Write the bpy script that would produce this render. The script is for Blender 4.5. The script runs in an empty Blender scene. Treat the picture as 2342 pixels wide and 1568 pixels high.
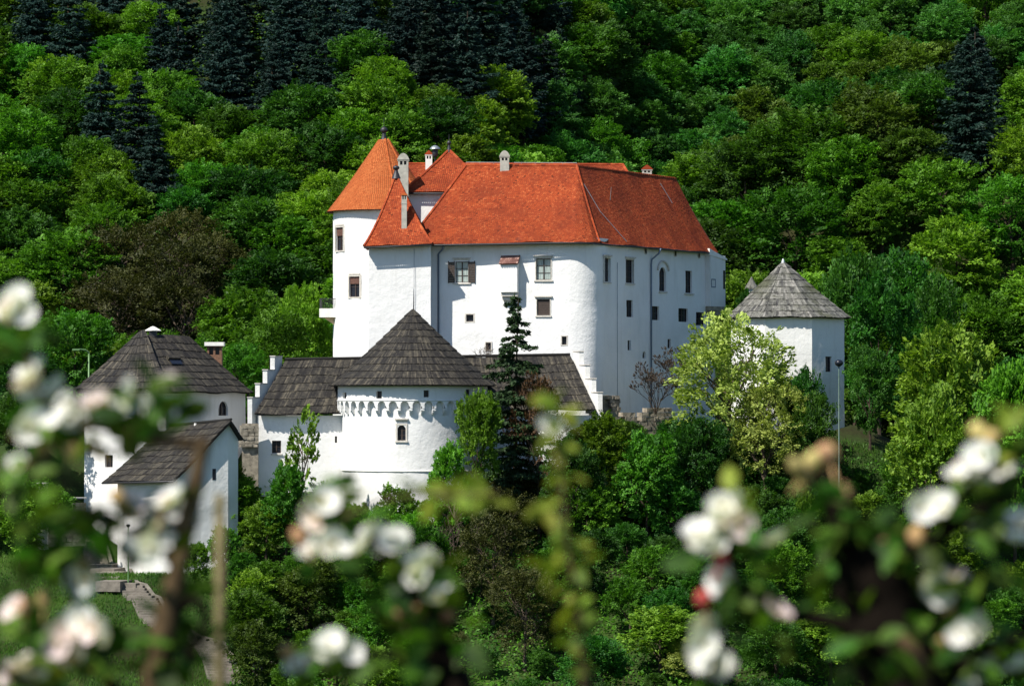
import bpy, math, random
import numpy as np
from mathutils import Vector, Matrix, noise

# ------------------------------------------------------------------ camera, sky, sun, exposure
S = bpy.context.scene
COL = S.collection
K = 0.00012                      # tangent per photo pixel (photo viewed 2342 px wide)
PITCH = (930 - 784) * K
camd = bpy.data.cameras.new('camera')
cam = bpy.data.objects.new('camera', camd)
COL.objects.link(cam)
camd.sensor_fit = 'HORIZONTAL'
camd.sensor_width = 36
camd.lens = 18 / (1171 * K)
camd.clip_start = 0.1
camd.clip_end = 6000
camd.dof.use_dof = True
camd.dof.focus_distance = 350
camd.dof.aperture_fstop = camd.lens / 19.0
cam.location = (0, 0, 0)
cam.rotation_euler = (math.pi / 2 + PITCH, 0, 0)
S.camera = cam

SUN_EL, SUN_AZ = math.radians(50), math.radians(48)      # sun stands behind the camera to the left
SUN_DIR = Vector((-math.sin(SUN_AZ) * math.cos(SUN_EL), -math.cos(SUN_AZ) * math.cos(SUN_EL), math.sin(SUN_EL)))
W = bpy.data.worlds.new('World')
S.world = W
W.use_nodes = True
wn = W.node_tree
bg = wn.nodes['Background']
sky = wn.nodes.new('ShaderNodeTexSky')
sky.sky_type = 'NISHITA'
sky.sun_disc = False
sky.sun_elevation = SUN_EL
sky.sun_rotation = math.radians(180) + SUN_AZ
sky.air_density = 1.1
sky.dust_density = 0.4
sky.ozone_density = 5.0
wn.links.new(sky.outputs[0], bg.inputs[0])
bg.inputs[1].default_value = 0.085
sund = bpy.data.lights.new('sun', 'SUN')
sund.energy = 5.0
sund.angle = math.radians(0.5)
sund.color = (1.0, 0.94, 0.84)
sun = bpy.data.objects.new('sun', sund)
COL.objects.link(sun)
sun.rotation_euler = (-SUN_DIR).to_track_quat('-Z', 'Y').to_euler()
S.view_settings.view_transform = 'Standard'
S.view_settings.look = 'None'
S.view_settings.exposure = 0.55
S.view_settings.gamma = 1.0
S.view_settings.use_curve_mapping = False
S.cycles.max_bounces = 6
S.cycles.diffuse_bounces = 3
S.cycles.transmission_bounces = 4
S.cycles.use_denoising = True
S.cycles.use_adaptive_sampling = False

# ------------------------------------------------------------------ helpers
rnd = random.Random(7)
_cp, _sp = math.cos(PITCH), math.sin(PITCH)


def P(u, v, Y):
    """world point on the line of sight through photo pixel (u, v) at depth Y"""
    dx, dy = (u - 1171) * K, (784 - v) * K
    d = Vector((dx, _cp - dy * _sp, _sp + dy * _cp))
    return d * (Y / d.y)


def proj(p):
    f = p[1] * _cp + p[2] * _sp
    y = -p[1] * _sp + p[2] * _cp
    return 1171 + p[0] / f / K, 784 - y / f / K


def wloc(o):
    l = Vector((0, 0, 0))
    while o is not None:
        l = l + Vector(o.location)
        o = o.parent
    return l


def props(o, label=None, cat=None, group=None, kind=None):
    if label: o['label'] = label
    if cat: o['category'] = cat
    if group: o['group'] = group
    if kind: o['kind'] = kind
    return o


def thing(name, loc, label, cat, group=None):
    o = bpy.data.objects.new(name, None)
    o.empty_display_size = 0.5
    COL.objects.link(o)
    o.location = loc
    return props(o, label, cat, group)


class MB:
    def __init__(self):
        self.v, self.f, self.t = [], [], []

    def face(self, pts, tint=0.5):
        n = len(self.v)
        self.v.extend(tuple(p) for p in pts)
        self.f.append(tuple(range(n, n + len(pts))))
        self.t.append(tint)

    def mesh(self, verts, faces, tint=0.5):
        n = len(self.v)
        self.v.extend(tuple(p) for p in verts)
        for f in faces:
            self.f.append(tuple(i + n for i in f))
            self.t.append(tint)

    def box(self, o, a, b, c, tint=0.5):
        """box with corner o and edge vectors a, b, c"""
        o, a, b, c = Vector(o), Vector(a), Vector(b), Vector(c)
        p = [o, o + a, o + a + b, o + b, o + c, o + a + c, o + a + b + c, o + b + c]
        fs = [(0, 3, 2, 1), (4, 5, 6, 7), (0, 1, 5, 4), (1, 2, 6, 5), (2, 3, 7, 6), (3, 0, 4, 7)]
        if a.cross(b).dot(c) < 0:
            fs = [f[::-1] for f in fs]
        self.mesh(p, fs, tint)

    def cbox(self, c, sx, sy, sz, tint=0.5, rot=0.0):
        cx, sn = math.cos(rot), math.sin(rot)
        a, b = Vector((cx, sn, 0)) * sx, Vector((-sn, cx, 0)) * sy
        d = Vector((0, 0, sz))
        self.box(Vector(c) - a / 2 - b / 2 - d / 2, a, b, d, tint)

    def tube(self, pts, radii, n=6, tint=0.5, caps=True):
        pts = [Vector(p) for p in pts]
        base = len(self.v)
        ref = Vector((0.3, 0.9, 0.2))
        for i, p in enumerate(pts):
            d = (pts[min(i + 1, len(pts) - 1)] - pts[max(i - 1, 0)])
            if d.length < 1e-9: d = Vector((0, 0, 1))
            d.normalize()
            a = d.cross(ref)
            if a.length < 1e-3: a = d.cross(Vector((1, 0, 0)))
            a.normalize()
            b = d.cross(a)
            for k in range(n):
                t = 2 * math.pi * k / n
                self.v.append(tuple(p + (a * math.cos(t) + b * math.sin(t)) * radii[i]))
        for i in range(len(pts) - 1):
            for k in range(n):
                k2 = (k + 1) % n
                self.f.append((base + i * n + k, base + i * n + k2, base + (i + 1) * n + k2, base + (i + 1) * n + k))
                self.t.append(tint)
        if caps:
            self.f.append(tuple(base + k for k in range(n))[::-1]); self.t.append(tint)
            m = base + (len(pts) - 1) * n
            self.f.append(tuple(m + k for k in range(n))); self.t.append(tint)

    def lathe(self, c, prof, n=16, tint=0.5):
        """prof: list of (radius, z) from bottom to top round the vertical axis at c"""
        c = Vector(c)
        base = len(self.v)
        for r, z in prof:
            for k in range(n):
                t = 2 * math.pi * k / n
                self.v.append((c.x + r * math.cos(t), c.y + r * math.sin(t), c.z + z))
        for i in range(len(prof) - 1):
            for k in range(n):
                k2 = (k + 1) % n
                self.f.append((base + i * n + k, base + i * n + k2, base + (i + 1) * n + k2, base + (i + 1) * n + k))
                self.t.append(tint)
        self.f.append(tuple(base + k for k in range(n))[::-1]); self.t.append(tint)
        m = base + (len(prof) - 1) * n
        self.f.append(tuple(m + k for k in range(n))); self.t.append(tint)

    def data(self, name, mat, origin=(0, 0, 0), smooth=False, sharp=None):
        me = bpy.data.meshes.new(name)
        ox, oy, oz = origin
        me.from_pydata([(x - ox, y - oy, z - oz) for x, y, z in self.v], [], self.f)
        at = me.attributes.new('tint', 'FLOAT', 'FACE')
        at.data.foreach_set('value', self.t)
        me.materials.append(mat)
        if smooth:
            me.polygons.foreach_set('use_smooth', [True] * len(me.polygons))
            if sharp: me.set_sharp_from_angle(angle=math.radians(sharp))
        me.update()
        return me

    def build(self, name, mat, parent=None, origin=None, smooth=False, sharp=None):
        org = wloc(parent) if parent is not None else Vector(origin or (0, 0, 0))
        o = bpy.data.objects.new(name, self.data(name, mat, org, smooth, sharp))
        COL.objects.link(o)
        if parent is not None:
            o.parent = parent
        else:
            o.location = org
        return o


def quad_mesh(name, V, tint, mat):
    """V: (N,4,3) array of four-cornered leaves"""
    N = len(V)
    me = bpy.data.meshes.new(name)
    me.vertices.add(N * 4)
    me.vertices.foreach_set('co', np.asarray(V, dtype=np.float32).reshape(-1))
    me.loops.add(N * 4)
    me.loops.foreach_set('vertex_index', np.arange(N * 4, dtype=np.int32))
    me.polygons.add(N)
    me.polygons.foreach_set('loop_start', np.arange(0, N * 4, 4, dtype=np.int32))
    at = me.attributes.new('tint', 'FLOAT', 'FACE')
    at.data.foreach_set('value', np.asarray(tint, dtype=np.float32))
    me.materials.append(mat)
    me.update(calc_edges=True)
    return me


def link(name, me, parent=None, loc=(0, 0, 0)):
    o = bpy.data.objects.new(name, me)
    COL.objects.link(o)
    o.location = loc
    if parent is not None: o.parent = parent
    return o


def smooth01(a, b, x):
    t = min(1.0, max(0.0, (x - a) / (b - a)))
    return t * t * (3 - 2 * t)


def interp(pts, x):
    if x <= pts[0][0]: return pts[0][1]
    for (a, za), (b, zb) in zip(pts, pts[1:]):
        if x <= b: return za + (zb - za) * (x - a) / (b - a)
    return pts[-1][1]


# ------------------------------------------------------------------ materials
def nodes(name):
    m = bpy.data.materials.new(name)
    m.use_nodes = True
    nt = m.node_tree
    b = nt.nodes['Principled BSDF']
    return m, nt, b


def N(nt, typ, **kw):
    n = nt.nodes.new(typ)
    for k, v in kw.items():
        if k in n.inputs.keys(): n.inputs[k].default_value = v
        else: setattr(n, k, v)
    return n


def ramp(nt, fac, stops):
    r = N(nt, 'ShaderNodeValToRGB')
    e = r.color_ramp.elements
    while len(e) < len(stops): e.new(0.5)
    for el, (p, c) in zip(e, stops):
        el.position = p
        el.color = (c[0], c[1], c[2], 1)
    nt.links.new(fac, r.inputs[0])
    return r.outputs[0]


def mixc(nt, fac, a, b, mode='MIX'):
    m = N(nt, 'ShaderNodeMix', data_type='RGBA', blend_type=mode)
    for i, val in ((0, fac), (6, a), (7, b)):
        if hasattr(val, 'is_linked'): nt.links.new(val, m.inputs[i])
        elif i == 0: m.inputs[0].default_value = val
        else: m.inputs[i].default_value = (val[0], val[1], val[2], 1)
    return m.outputs[2]


def noise_tex(nt, scale, detail=4, rough=0.6, stretch=None, coord='Object'):
    tc = N(nt, 'ShaderNodeTexCoord')
    out = tc.outputs[coord]
    if stretch:
        mp = N(nt, 'ShaderNodeMapping')
        mp.inputs['Scale'].default_value = stretch
        nt.links.new(out, mp.inputs[0])
        out = mp.outputs[0]
    n = N(nt, 'ShaderNodeTexNoise')
    n.inputs['Scale'].default_value = scale
    n.inputs['Detail'].default_value = detail
    n.inputs['Roughness'].default_value = rough
    nt.links.new(out, n.inputs['Vector'])
    return n.outputs['Fac']


def bump(nt, b, h, strength, dist):
    bm = N(nt, 'ShaderNodeBump')
    bm.inputs['Strength'].default_value = strength
    bm.inputs['Distance'].default_value = dist
    nt.links.new(h, bm.inputs['Height'])
    nt.links.new(bm.outputs[0], b.inputs['Normal'])


def attr(nt, name='tint'):
    a = N(nt, 'ShaderNodeAttribute')
    a.attribute_name = name
    return a.outputs['Fac']


def plain(name, col, rough=0.8, metal=0.0, var=0.25, scale=3.0, bmp=0.02):
    m, nt, b = nodes(name)
    f = noise_tex(nt, scale)
    c = ramp(nt, f, [(0.3, [x * (1 - var) for x in col]), (0.7, [min(1, x * (1 + var)) for x in col])])
    nt.links.new(c, b.inputs['Base Color'])
    b.inputs['Roughness'].default_value = rough
    b.inputs['Metallic'].default_value = metal
    if rough > 0.9: b.inputs['Specular IOR Level'].default_value = 0.06
    if bmp: bump(nt, b, noise_tex(nt, scale * 4), 0.4, bmp)
    return m


def plaster_mat(name, col=(0.80, 0.80, 0.79), dirt=(0.58, 0.57, 0.54)):
    m, nt, b = nodes(name)
    big = noise_tex(nt, 0.22, 5, 0.65)
    streak = noise_tex(nt, 1.0, 4, 0.6, (1.1, 1.1, 0.16))
    c1 = ramp(nt, big, [(0.40, [x * 0.93 for x in col]), (0.62, col)])
    sf = ramp(nt, streak, [(0.54, (0, 0, 0)), (0.80, (0.5, 0.5, 0.5))])
    c2 = mixc(nt, sf, c1, dirt)
    nt.links.new(c2, b.inputs['Base Color'])
    b.inputs['Roughness'].default_value = 0.9
    b.inputs['Specular IOR Level'].default_value = 0.15
    bump(nt, b, noise_tex(nt, 1.3, 8, 0.68), 0.5, 0.16)
    return m


def tile_mat(name, stops, patch):
    m, nt, b = nodes(name)
    c = ramp(nt, attr(nt), stops)
    big = noise_tex(nt, 0.35, 5, 0.65)
    f = ramp(nt, big, [(0.42, (0, 0, 0)), (0.68, (0.75, 0.75, 0.75))])
    c = mixc(nt, f, c, patch)
    fine = noise_tex(nt, 9, 3)
    c = mixc(nt, ramp(nt, fine, [(0.3, (0.25, 0.25, 0.25)), (0.7, (0, 0, 0))]), c, (0.05, 0.02, 0.012))
    nt.links.new(c, b.inputs['Base Color'])
    b.inputs['Roughness'].default_value = 0.85
    b.inputs['Specular IOR Level'].default_value = 0.2
    return m


def shingle_mat(name, stops, moss=None):
    m, nt, b = nodes(name)
    c = ramp(nt, attr(nt), stops)
    big = noise_tex(nt, 0.55, 5, 0.7)
    c = mixc(nt, ramp(nt, big, [(0.38, (0.45, 0.45, 0.45)), (0.6, (0, 0, 0))]), c, (0.010, 0.010, 0.012))
    stk = noise_tex(nt, 1.0, 4, 0.65, (3.2, 3.2, 0.45))
    c = mixc(nt, ramp(nt, stk, [(0.36, (0.7, 0.7, 0.7)), (0.52, (0, 0, 0))]), c, (0.012, 0.011, 0.011))
    c = mixc(nt, ramp(nt, stk, [(0.55, (0, 0, 0)), (0.74, (0.5, 0.5, 0.5))]), c, (0.13, 0.115, 0.085))
    if moss:
        mb = noise_tex(nt, 0.33, 4, 0.6)
        c = mixc(nt, ramp(nt, mb, [(0.52, (0, 0, 0)), (0.68, (0.6, 0.6, 0.6))]), c, moss)
    nt.links.new(c, b.inputs['Base Color'])
    b.inputs['Roughness'].default_value = 0.8
    b.inputs['Specular IOR Level'].default_value = 0.25
    bump(nt, b, noise_tex(nt, 14, 4), 0.4, 0.03)
    return m


def leaf_mat(name, dark, light, trans=0.38, hue=0.03, val=0.35, rough=0.6):
    """leaf colour varies from leaf to leaf (tint) and from tree to tree (object random)"""
    m = bpy.data.materials.new(name)
    m.use_nodes = True
    nt = m.node_tree
    nt.nodes.remove(nt.nodes['Principled BSDF'])
    out = nt.nodes['Material Output']
    c = ramp(nt, attr(nt), [(0.0, dark), (1.0, light)])
    oi = N(nt, 'ShaderNodeObjectInfo')
    hs = N(nt, 'ShaderNodeHueSaturation')
    mr = N(nt, 'ShaderNodeMapRange')
    mr.inputs['To Min'].default_value = 0.5 - hue
    mr.inputs['To Max'].default_value = 0.5 + hue
    nt.links.new(oi.outputs['Random'], mr.inputs[0])
    mu = N(nt, 'ShaderNodeMath', operation='MULTIPLY')
    mu.inputs[1].default_value = 7.13
    fr = N(nt, 'ShaderNodeMath', operation='FRACT')
    nt.links.new(oi.outputs['Random'], mu.inputs[0])
    nt.links.new(mu.outputs[0], fr.inputs[0])
    mv = N(nt, 'ShaderNodeMapRange')
    mv.inputs['To Min'].default_value = 1 - val
    mv.inputs['To Max'].default_value = 1 + val
    nt.links.new(fr.outputs[0], mv.inputs[0])
    nt.links.new(mr.outputs[0], hs.inputs['Hue'])
    nt.links.new(mv.outputs[0], hs.inputs['Value'])
    nt.links.new(c, hs.inputs['Color'])
    d = N(nt, 'ShaderNodeBsdfDiffuse')
    t = N(nt, 'ShaderNodeBsdfTranslucent')
    g = N(nt, 'ShaderNodeBsdfGlossy')
    g.inputs['Roughness'].default_value = rough
    g.inputs['Color'].default_value = (0.5, 0.5, 0.5, 1)
    nt.links.new(hs.outputs[0], d.inputs['Color'])
    tc = mixc(nt, 0.5, hs.outputs[0], (1.3, 1.5, 0.25), 'MULTIPLY')
    nt.links.new(tc, t.inputs['Color'])
    m1 = N(nt, 'ShaderNodeMixShader')
    m1.inputs[0].default_value = trans
    nt.links.new(d.outputs[0], m1.inputs[1])
    nt.links.new(t.outputs[0], m1.inputs[2])
    m2 = N(nt, 'ShaderNodeMixShader')
    m2.inputs[0].default_value = 0.03
    nt.links.new(m1.outputs[0], m2.inputs[1])
    nt.links.new(g.outputs[0], m2.inputs[2])
    nt.links.new(m2.outputs[0], out.inputs[0])
    return m


M = {}
M['plaster'] = plaster_mat('white_plaster')
M['plaster_old'] = plaster_mat('old_white_plaster', (0.74, 0.74, 0.72), (0.42, 0.40, 0.36))
M['trim'] = plain('pale_stone_trim', (0.55, 0.52, 0.47), 0.85, 0, 0.2, 4)
M['tile'] = tile_mat('orange_clay_tile', [(0, (0.14, 0.026, 0.010)), (0.25, (0.32, 0.050, 0.015)), (0.7, (0.43, 0.076, 0.021)), (1, (0.54, 0.135, 0.045))], (0.21, 0.033, 0.013))
M['tile_new'] = tile_mat('bright_orange_clay_tile', [(0, (0.34, 0.075, 0.018)), (0.3, (0.46, 0.115, 0.03)), (1, (0.56, 0.17, 0.05))], (0.42, 0.10, 0.026))
M['tile_old'] = tile_mat('faded_old_tile', [(0, (0.10, 0.05, 0.045)), (0.5, (0.24, 0.12, 0.10)), (1, (0.42, 0.28, 0.24))], (0.16, 0.08, 0.07))
M['tile_base'] = plain('roof_underlay', (0.12, 0.03, 0.015), 0.9)
M['shingle'] = shingle_mat('weathered_wood_shingle', [(0, (0.011, 0.010, 0.010)), (0.35, (0.030, 0.027, 0.023)), (0.75, (0.056, 0.050, 0.039)), (1, (0.11, 0.096, 0.070))])
M['shingle_light'] = shingle_mat('silvery_wood_shingle', [(0, (0.08, 0.08, 0.078)), (0.5, (0.165, 0.165, 0.145)), (1, (0.29, 0.28, 0.255))], (0.05, 0.058, 0.018))
M['shingle_base'] = plain('dark_roof_boards', (0.012, 0.011, 0.010), 0.9)
M['iron'] = plain('dark_iron', (0.035, 0.035, 0.04), 0.5, 0.3, 0.2, 4, 0)
M['zinc'] = plain('weathered_zinc', (0.30, 0.34, 0.36), 0.45, 0.6, 0.15, 3, 0)
M['pipe'] = plain('blue_grey_pipe', (0.13, 0.17, 0.24), 0.5, 0.2, 0.15, 3, 0)
M['wood'] = plain('dark_brown_wood', (0.045, 0.03, 0.024), 0.7, 0, 0.3, 6)
M['wood_blind'] = plain('brown_blind', (0.13, 0.062, 0.045), 0.7, 0, 0.3, 6)
M['stone'] = plain('rough_stone', (0.27, 0.24, 0.19), 0.95, 0, 0.45, 2.2, 0.08)
M['brick'] = plain('brown_brick', (0.17, 0.09, 0.055), 0.9, 0, 0.35, 6)
M['chimney'] = plain('grey_chimney_render', (0.40, 0.39, 0.34), 0.9, 0, 0.2, 2.5)
M['ochre'] = plain('ochre_render', (0.48, 0.36, 0.20), 0.9, 0, 0.2, 2.5)
M['whitecap'] = plain('white_slab', (0.75, 0.74, 0.70), 0.8, 0, 0.08, 3)
M['green_paint'] = plain('green_painted_steel', (0.11, 0.22, 0.08), 0.5, 0, 0.2, 4, 0)
M['teal_paint'] = plain('grey_green_painted_steel', (0.035, 0.075, 0.058), 0.5, 0, 0.2, 4, 0)
M['concrete'] = plain('pale_concrete', (0.17, 0.155, 0.125), 0.9, 0, 0.3, 1.6, 0.04)
M['step'] = plain('dark_stone_step', (0.17, 0.15, 0.125), 0.9, 0, 0.35, 2.0, 0.04)
M['bark'] = plain('tree_bark', (0.055, 0.042, 0.032), 0.95, 0, 0.4, 3, 0.05)
M['bark_grey'] = plain('grey_brown_twig_bark', (0.10, 0.078, 0.06), 0.95, 0, 0.35, 3, 0.05)
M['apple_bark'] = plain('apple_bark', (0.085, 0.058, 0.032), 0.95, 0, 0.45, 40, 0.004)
M['apple_bark_shade'] = plain('shaded_apple_bark', (0.007, 0.005, 0.0035), 0.95, 0, 0.45, 40, 0.004)  # darker than real bark: shade on trunks and branches put into the colour
M['stake'] = plain('weathered_stake_wood', (0.14, 0.115, 0.05), 0.9, 0, 0.25, 30, 0.002)
m, nt, b = nodes('dark_glass_and_void_shade')
b.inputs['Base Color'].default_value = (0.012, 0.014, 0.022, 1)
b.inputs['Roughness'].default_value = 0.25
b.inputs['Specular IOR Level'].default_value = 0.3
M['glass'] = m  # also fills flues, vents and hatch in place of their inner shade
m, nt, b = nodes('curtained_window_glass')
cf = noise_tex(nt, 3.0, 3, 0.5, (6, 6, 0.4))
nt.links.new(ramp(nt, cf, [(0.35, (0.20, 0.25, 0.24)), (0.65, (0.42, 0.48, 0.46))]), b.inputs['Base Color'])
b.inputs['Roughness'].default_value = 0.2
M['curtain'] = m

# leaves
M['leaf_mid'] = leaf_mat('mid_green_leaf', (0.022, 0.085, 0.006), (0.105, 0.265, 0.014), hue=0.018)
M['leaf_bright'] = leaf_mat('bright_green_leaf', (0.042, 0.125, 0.006), (0.170, 0.345, 0.020), hue=0.018)
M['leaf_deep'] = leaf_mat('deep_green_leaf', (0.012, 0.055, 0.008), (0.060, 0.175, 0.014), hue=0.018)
M['leaf_far'] = leaf_mat('hazed_green_leaf', (0.020, 0.085, 0.014), (0.085, 0.250, 0.034), hue=0.015)  # cooler green puts the distance haze into the leaf colour
M['leaf_olive'] = leaf_mat('olive_leaf', (0.034, 0.076, 0.008), (0.120, 0.210, 0.018), hue=0.012)
M['leaf_brown'] = leaf_mat('brown_young_leaf', (0.020, 0.026, 0.006), (0.078, 0.086, 0.018), 0.25, hue=0.008, val=0.2)
M['leaf_russet'] = leaf_mat('russet_leaf', (0.030, 0.015, 0.008), (0.085, 0.046, 0.020), 0.2, hue=0.01)
M['leaf_yellow'] = leaf_mat('yellow_green_leaf', (0.10, 0.15, 0.014), (0.44, 0.52, 0.12), 0.35, hue=0.01, val=0.15)
M['leaf_lime'] = leaf_mat('lime_leaf', (0.060, 0.145, 0.008), (0.24, 0.385, 0.030), 0.35, hue=0.01, val=0.15)
M['needle'] = leaf_mat('dark_needle', (0.008, 0.022, 0.009), (0.032, 0.072, 0.022), 0.15)
M['needle_blue'] = leaf_mat('blue_green_needle', (0.007, 0.022, 0.018), (0.019, 0.050, 0.038), 0.15)
M['apple_leaf'] = leaf_mat('apple_leaf', (0.018, 0.055, 0.006), (0.075, 0.16, 0.012), 0.35, 0.03, 0.6)
M['apple_leaf_young'] = leaf_mat('young_apple_leaf', (0.11, 0.17, 0.015), (0.22, 0.28, 0.03), 0.4, 0.03, 0.3)
M['petal'] = leaf_mat('white_petal', (0.80, 0.77, 0.77), (0.85, 0.85, 0.84), 0.3, 0.0, 0.05)
M['petal_pink'] = leaf_mat('pink_petal', (0.70, 0.55, 0.57), (0.78, 0.70, 0.68), 0.3, 0.01, 0.15)
M['bud'] = leaf_mat('flower_bud', (0.36, 0.20, 0.08), (0.50, 0.38, 0.18), 0.15, 0.04, 0.25)
M['bud_red'] = leaf_mat('red_flower_bud', (0.45, 0.07, 0.06), (0.5, 0.12, 0.08), 0.1, 0.02, 0.2)
M['stamen'] = plain('yellow_stamen', (0.5, 0.38, 0.08), 0.8, 0, 0.1, 3, 0)
M['grass'] = leaf_mat('grass_blade', (0.028, 0.085, 0.008), (0.085, 0.17, 0.018), 0.3)

# ground: soil, leaf litter and short grass
m, nt, b = nodes('hill_ground')
g1 = noise_tex(nt, 0.12, 6, 0.65)
g2 = noise_tex(nt, 1.3, 5, 0.7)
cg = ramp(nt, g1, [(0.36, (0.030, 0.030, 0.012)), (0.5, (0.028, 0.058, 0.012)), (0.66, (0.05, 0.10, 0.016))])
cg = mixc(nt, ramp(nt, g2, [(0.4, (0.5, 0.5, 0.5)), (0.65, (0, 0, 0))]), cg, (0.022, 0.026, 0.010))
nt.links.new(cg, b.inputs['Base Color'])
b.inputs['Roughness'].default_value = 1.0
b.inputs['Specular IOR Level'].default_value = 0.1
bump(nt, b, g2, 0.6, 0.3)
M['ground'] = m


# ------------------------------------------------------------------ terrain
def Tz(x, y):
    a = x / max(y, 60.0)
    if y < 395:
        z = interp([(-200, 0.0), (0, -1.7), (270, -33.0), (288, -29.5), (330, -12.3), (337, -9.3), (343, -4.5), (350, -1.6), (386, -2.0), (396, -6.0)], y)
        if y > 240:
            f = smooth01(240, 300, y)
            z -= 5.0 * smooth01(-23, -31, x) * smooth01(322, 333, y) * (1 - smooth01(344, 354, y)) * smooth01(-43.5, -40.5, x)
            z -= f * (9 * smooth01(31, 52, x) + 6 * smooth01(-44, -60, x))
    else:
        z = -6.0
        y0 = 404 + 92 * smooth01(-0.03, 0.055, a)
        zb = -6 + 0.5 * max(0.0, y - y0)
        zb = min(zb, 130 + 0.02 * (y - 700))
        z = max(z, zb)
        act = smooth01(0.026, 0.048, a)
        if act > 0:
            h = interp([(0.03, 14), (0.04, 17), (0.06, 21), (0.1, 28), (0.14, 32), (0.3, 38)], a)
            zs = -6 + (h + 6) * smooth01(388, 440, y) * (1 - smooth01(458, 545, y)) * act
            z = max(z, zs)
        if a > 0.02:
            z -= 4 * smooth01(0.09, 0.14, a) * (1 - smooth01(395, 420, y))
    n = noise.noise(Vector((x * 0.035, y * 0.035, 3.1))) * 1.2 + noise.noise(Vector((x * 0.14, y * 0.14, 8.1))) * 0.35
    return z + n * smooth01(20, 60, y) * (1.0 if y < 318 or y > 392 else 0.3)


def hit(u, v, y0=285, y1=344):
    """first point of the castle hill on the line of sight through (u, v)"""
    y = y0
    while y < y1:
        p = P(u, v, y)
        if p.z <= Tz(p.x, p.y): return p
        y += 0.25
    p = P(u, v, y1)
    return p


ys = list(np.arange(-40, 260, 10.0)) + list(np.arange(260, 410, 2.5)) + list(np.arange(410, 720, 5.0)) + [740, 780, 850, 950, 1100, 1400, 1900, 2600, 3500]
xs = [-1800, -900, -500, -300, -200, -150] + list(np.arange(-120, 121, 3.0)) + [150, 200, 300, 500, 900, 1800]
tv = [(float(x), float(y), Tz(x, y)) for y in ys for x in xs]
nx = len(xs)
tf = [(j * nx + i, j * nx + i + 1, (j + 1) * nx + i + 1, (j + 1) * nx + i) for j in range(len(ys) - 1) for i in range(nx - 1)]
me = bpy.data.meshes.new('ground')
me.from_pydata(tv, [], tf)
me.materials.append(M['ground'])
me.polygons.foreach_set('use_smooth', [True] * len(me.polygons))
props(link('ground', me), kind='structure')


# ------------------------------------------------------------------ walls with real openings
class Path:
    """wall line in plan; left to right as seen from outside"""
    def __init__(self, pts, front=None):
        self.p = [Vector((x, y)) for x, y in pts]
        self.s = [0.0]
        for a, b in zip(self.p, self.p[1:]): self.s.append(self.s[-1] + (b - a).length)
        self.L = self.s[-1]
        lo, hi = front or (0, self.L)
        self.tab = []
        n = 600
        for i in range(n + 1):
            s = lo + (hi - lo) * i / n
            q = self.pos(s)
            self.tab.append((proj((q.x, q.y, 0))[0], s))

    def pos(self, s):
        s = min(max(s, 0), self.L)
        for i in range(len(self.p) - 1):
            if s <= self.s[i + 1] or i == len(self.p) - 2:
                d = self.s[i + 1] - self.s[i]
                return self.p[i].lerp(self.p[i + 1], (s - self.s[i]) / d if d > 0 else 0)

    def nrm(self, s):
        d = self.pos(min(s + 0.15, self.L)) - self.pos(max(s - 0.15, 0))
        d.normalize()
        return Vector((d.y, -d.x))

    def s_of_u(self, u):
        us = [a for a, _ in self.tab]
        return float(np.interp(u, us, [b for _, b in self.tab]))

    def z_of_v(self, s, v):
        q = self.pos(s)
        return P(1171, v, q.y).z


def wall_mesh(path, z0, z1, openings, mat, parent, name='wall', ds=0.6, dz=0.9, depth=0.34, rough=0.035, flare=None):
    ss = sorted(set([round(x, 4) for x in path.s] + [round(x, 4) for o in openings for x in o[:2]]))
    zz = sorted(set([z0, z1] + [round(x, 4) for o in openings for x in o[2:4]]))

    def fill(a, d):
        out = [a[0]]
        for p, q in zip(a, a[1:]):
            n = max(1, int(math.ceil((q - p) / d - 1e-6)))
            for i in range(1, n + 1): out.append(p + (q - p) * i / n)
        return out
    ss, zz = fill(ss, ds), fill(zz, dz)
    V, F = [], []
    nz = len(zz)
    for s in ss:
        q, n = path.pos(s), path.nrm(s)
        for z in zz:
            o = noise.noise(Vector((q.x * 0.5, q.y * 0.5, z * 0.45))) * rough + noise.noise(Vector((q.x * 1.7, q.y * 1.7, z * 1.5))) * rough * 0.45
            if flare: o += flare(z)
            V.append((q.x + n.x * o, q.y + n.y * o, z))

    def inside(i, j):
        s, z = (ss[i] + ss[i + 1]) / 2, (zz[j] + zz[j + 1]) / 2
        for k, o in enumerate(openings):
            if o[0] < s < o[1] and o[2] < z < o[3]: return k + 1
        return 0
    occ = [[inside(i, j) for j in range(nz - 1)] for i in range(len(ss) - 1)]
    rev = {}

    def back(i, j, k):
        key = (i, j, k)
        if key not in rev:
            o = openings[k - 1]
            n = path.nrm((o[0] + o[1]) / 2)
            x, y, z = V[i * nz + j]
            rev[key] = len(V)
            V.append((x - n.x * depth, y - n.y * depth, z))
        return rev[key]
    for i in range(len(ss) - 1):
        for j in range(nz - 1):
            k = occ[i][j]
            a, b, c, d = i * nz + j, (i + 1) * nz + j, (i + 1) * nz + j + 1, i * nz + j + 1
            if not k:
                F.append((a, b, c, d))
            else:
                if i == 0 or occ[i - 1][j] != k: F.append((a, d, back(i, j + 1, k), back(i, j, k)))
                if i == len(ss) - 2 or occ[i + 1][j] != k: F.append((c, b, back(i + 1, j, k), back(i + 1, j + 1, k)))
                if j == 0 or occ[i][j - 1] != k: F.append((b, a, back(i, j, k), back(i + 1, j, k)))
                if j == nz - 2 or occ[i][j + 1] != k: F.append((d, c, back(i + 1, j + 1, k), back(i, j + 1, k)))
    mb = MB()
    mb.mesh(V, F)
    return mb.build(name, mat, parent, smooth=True, sharp=40)


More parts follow.
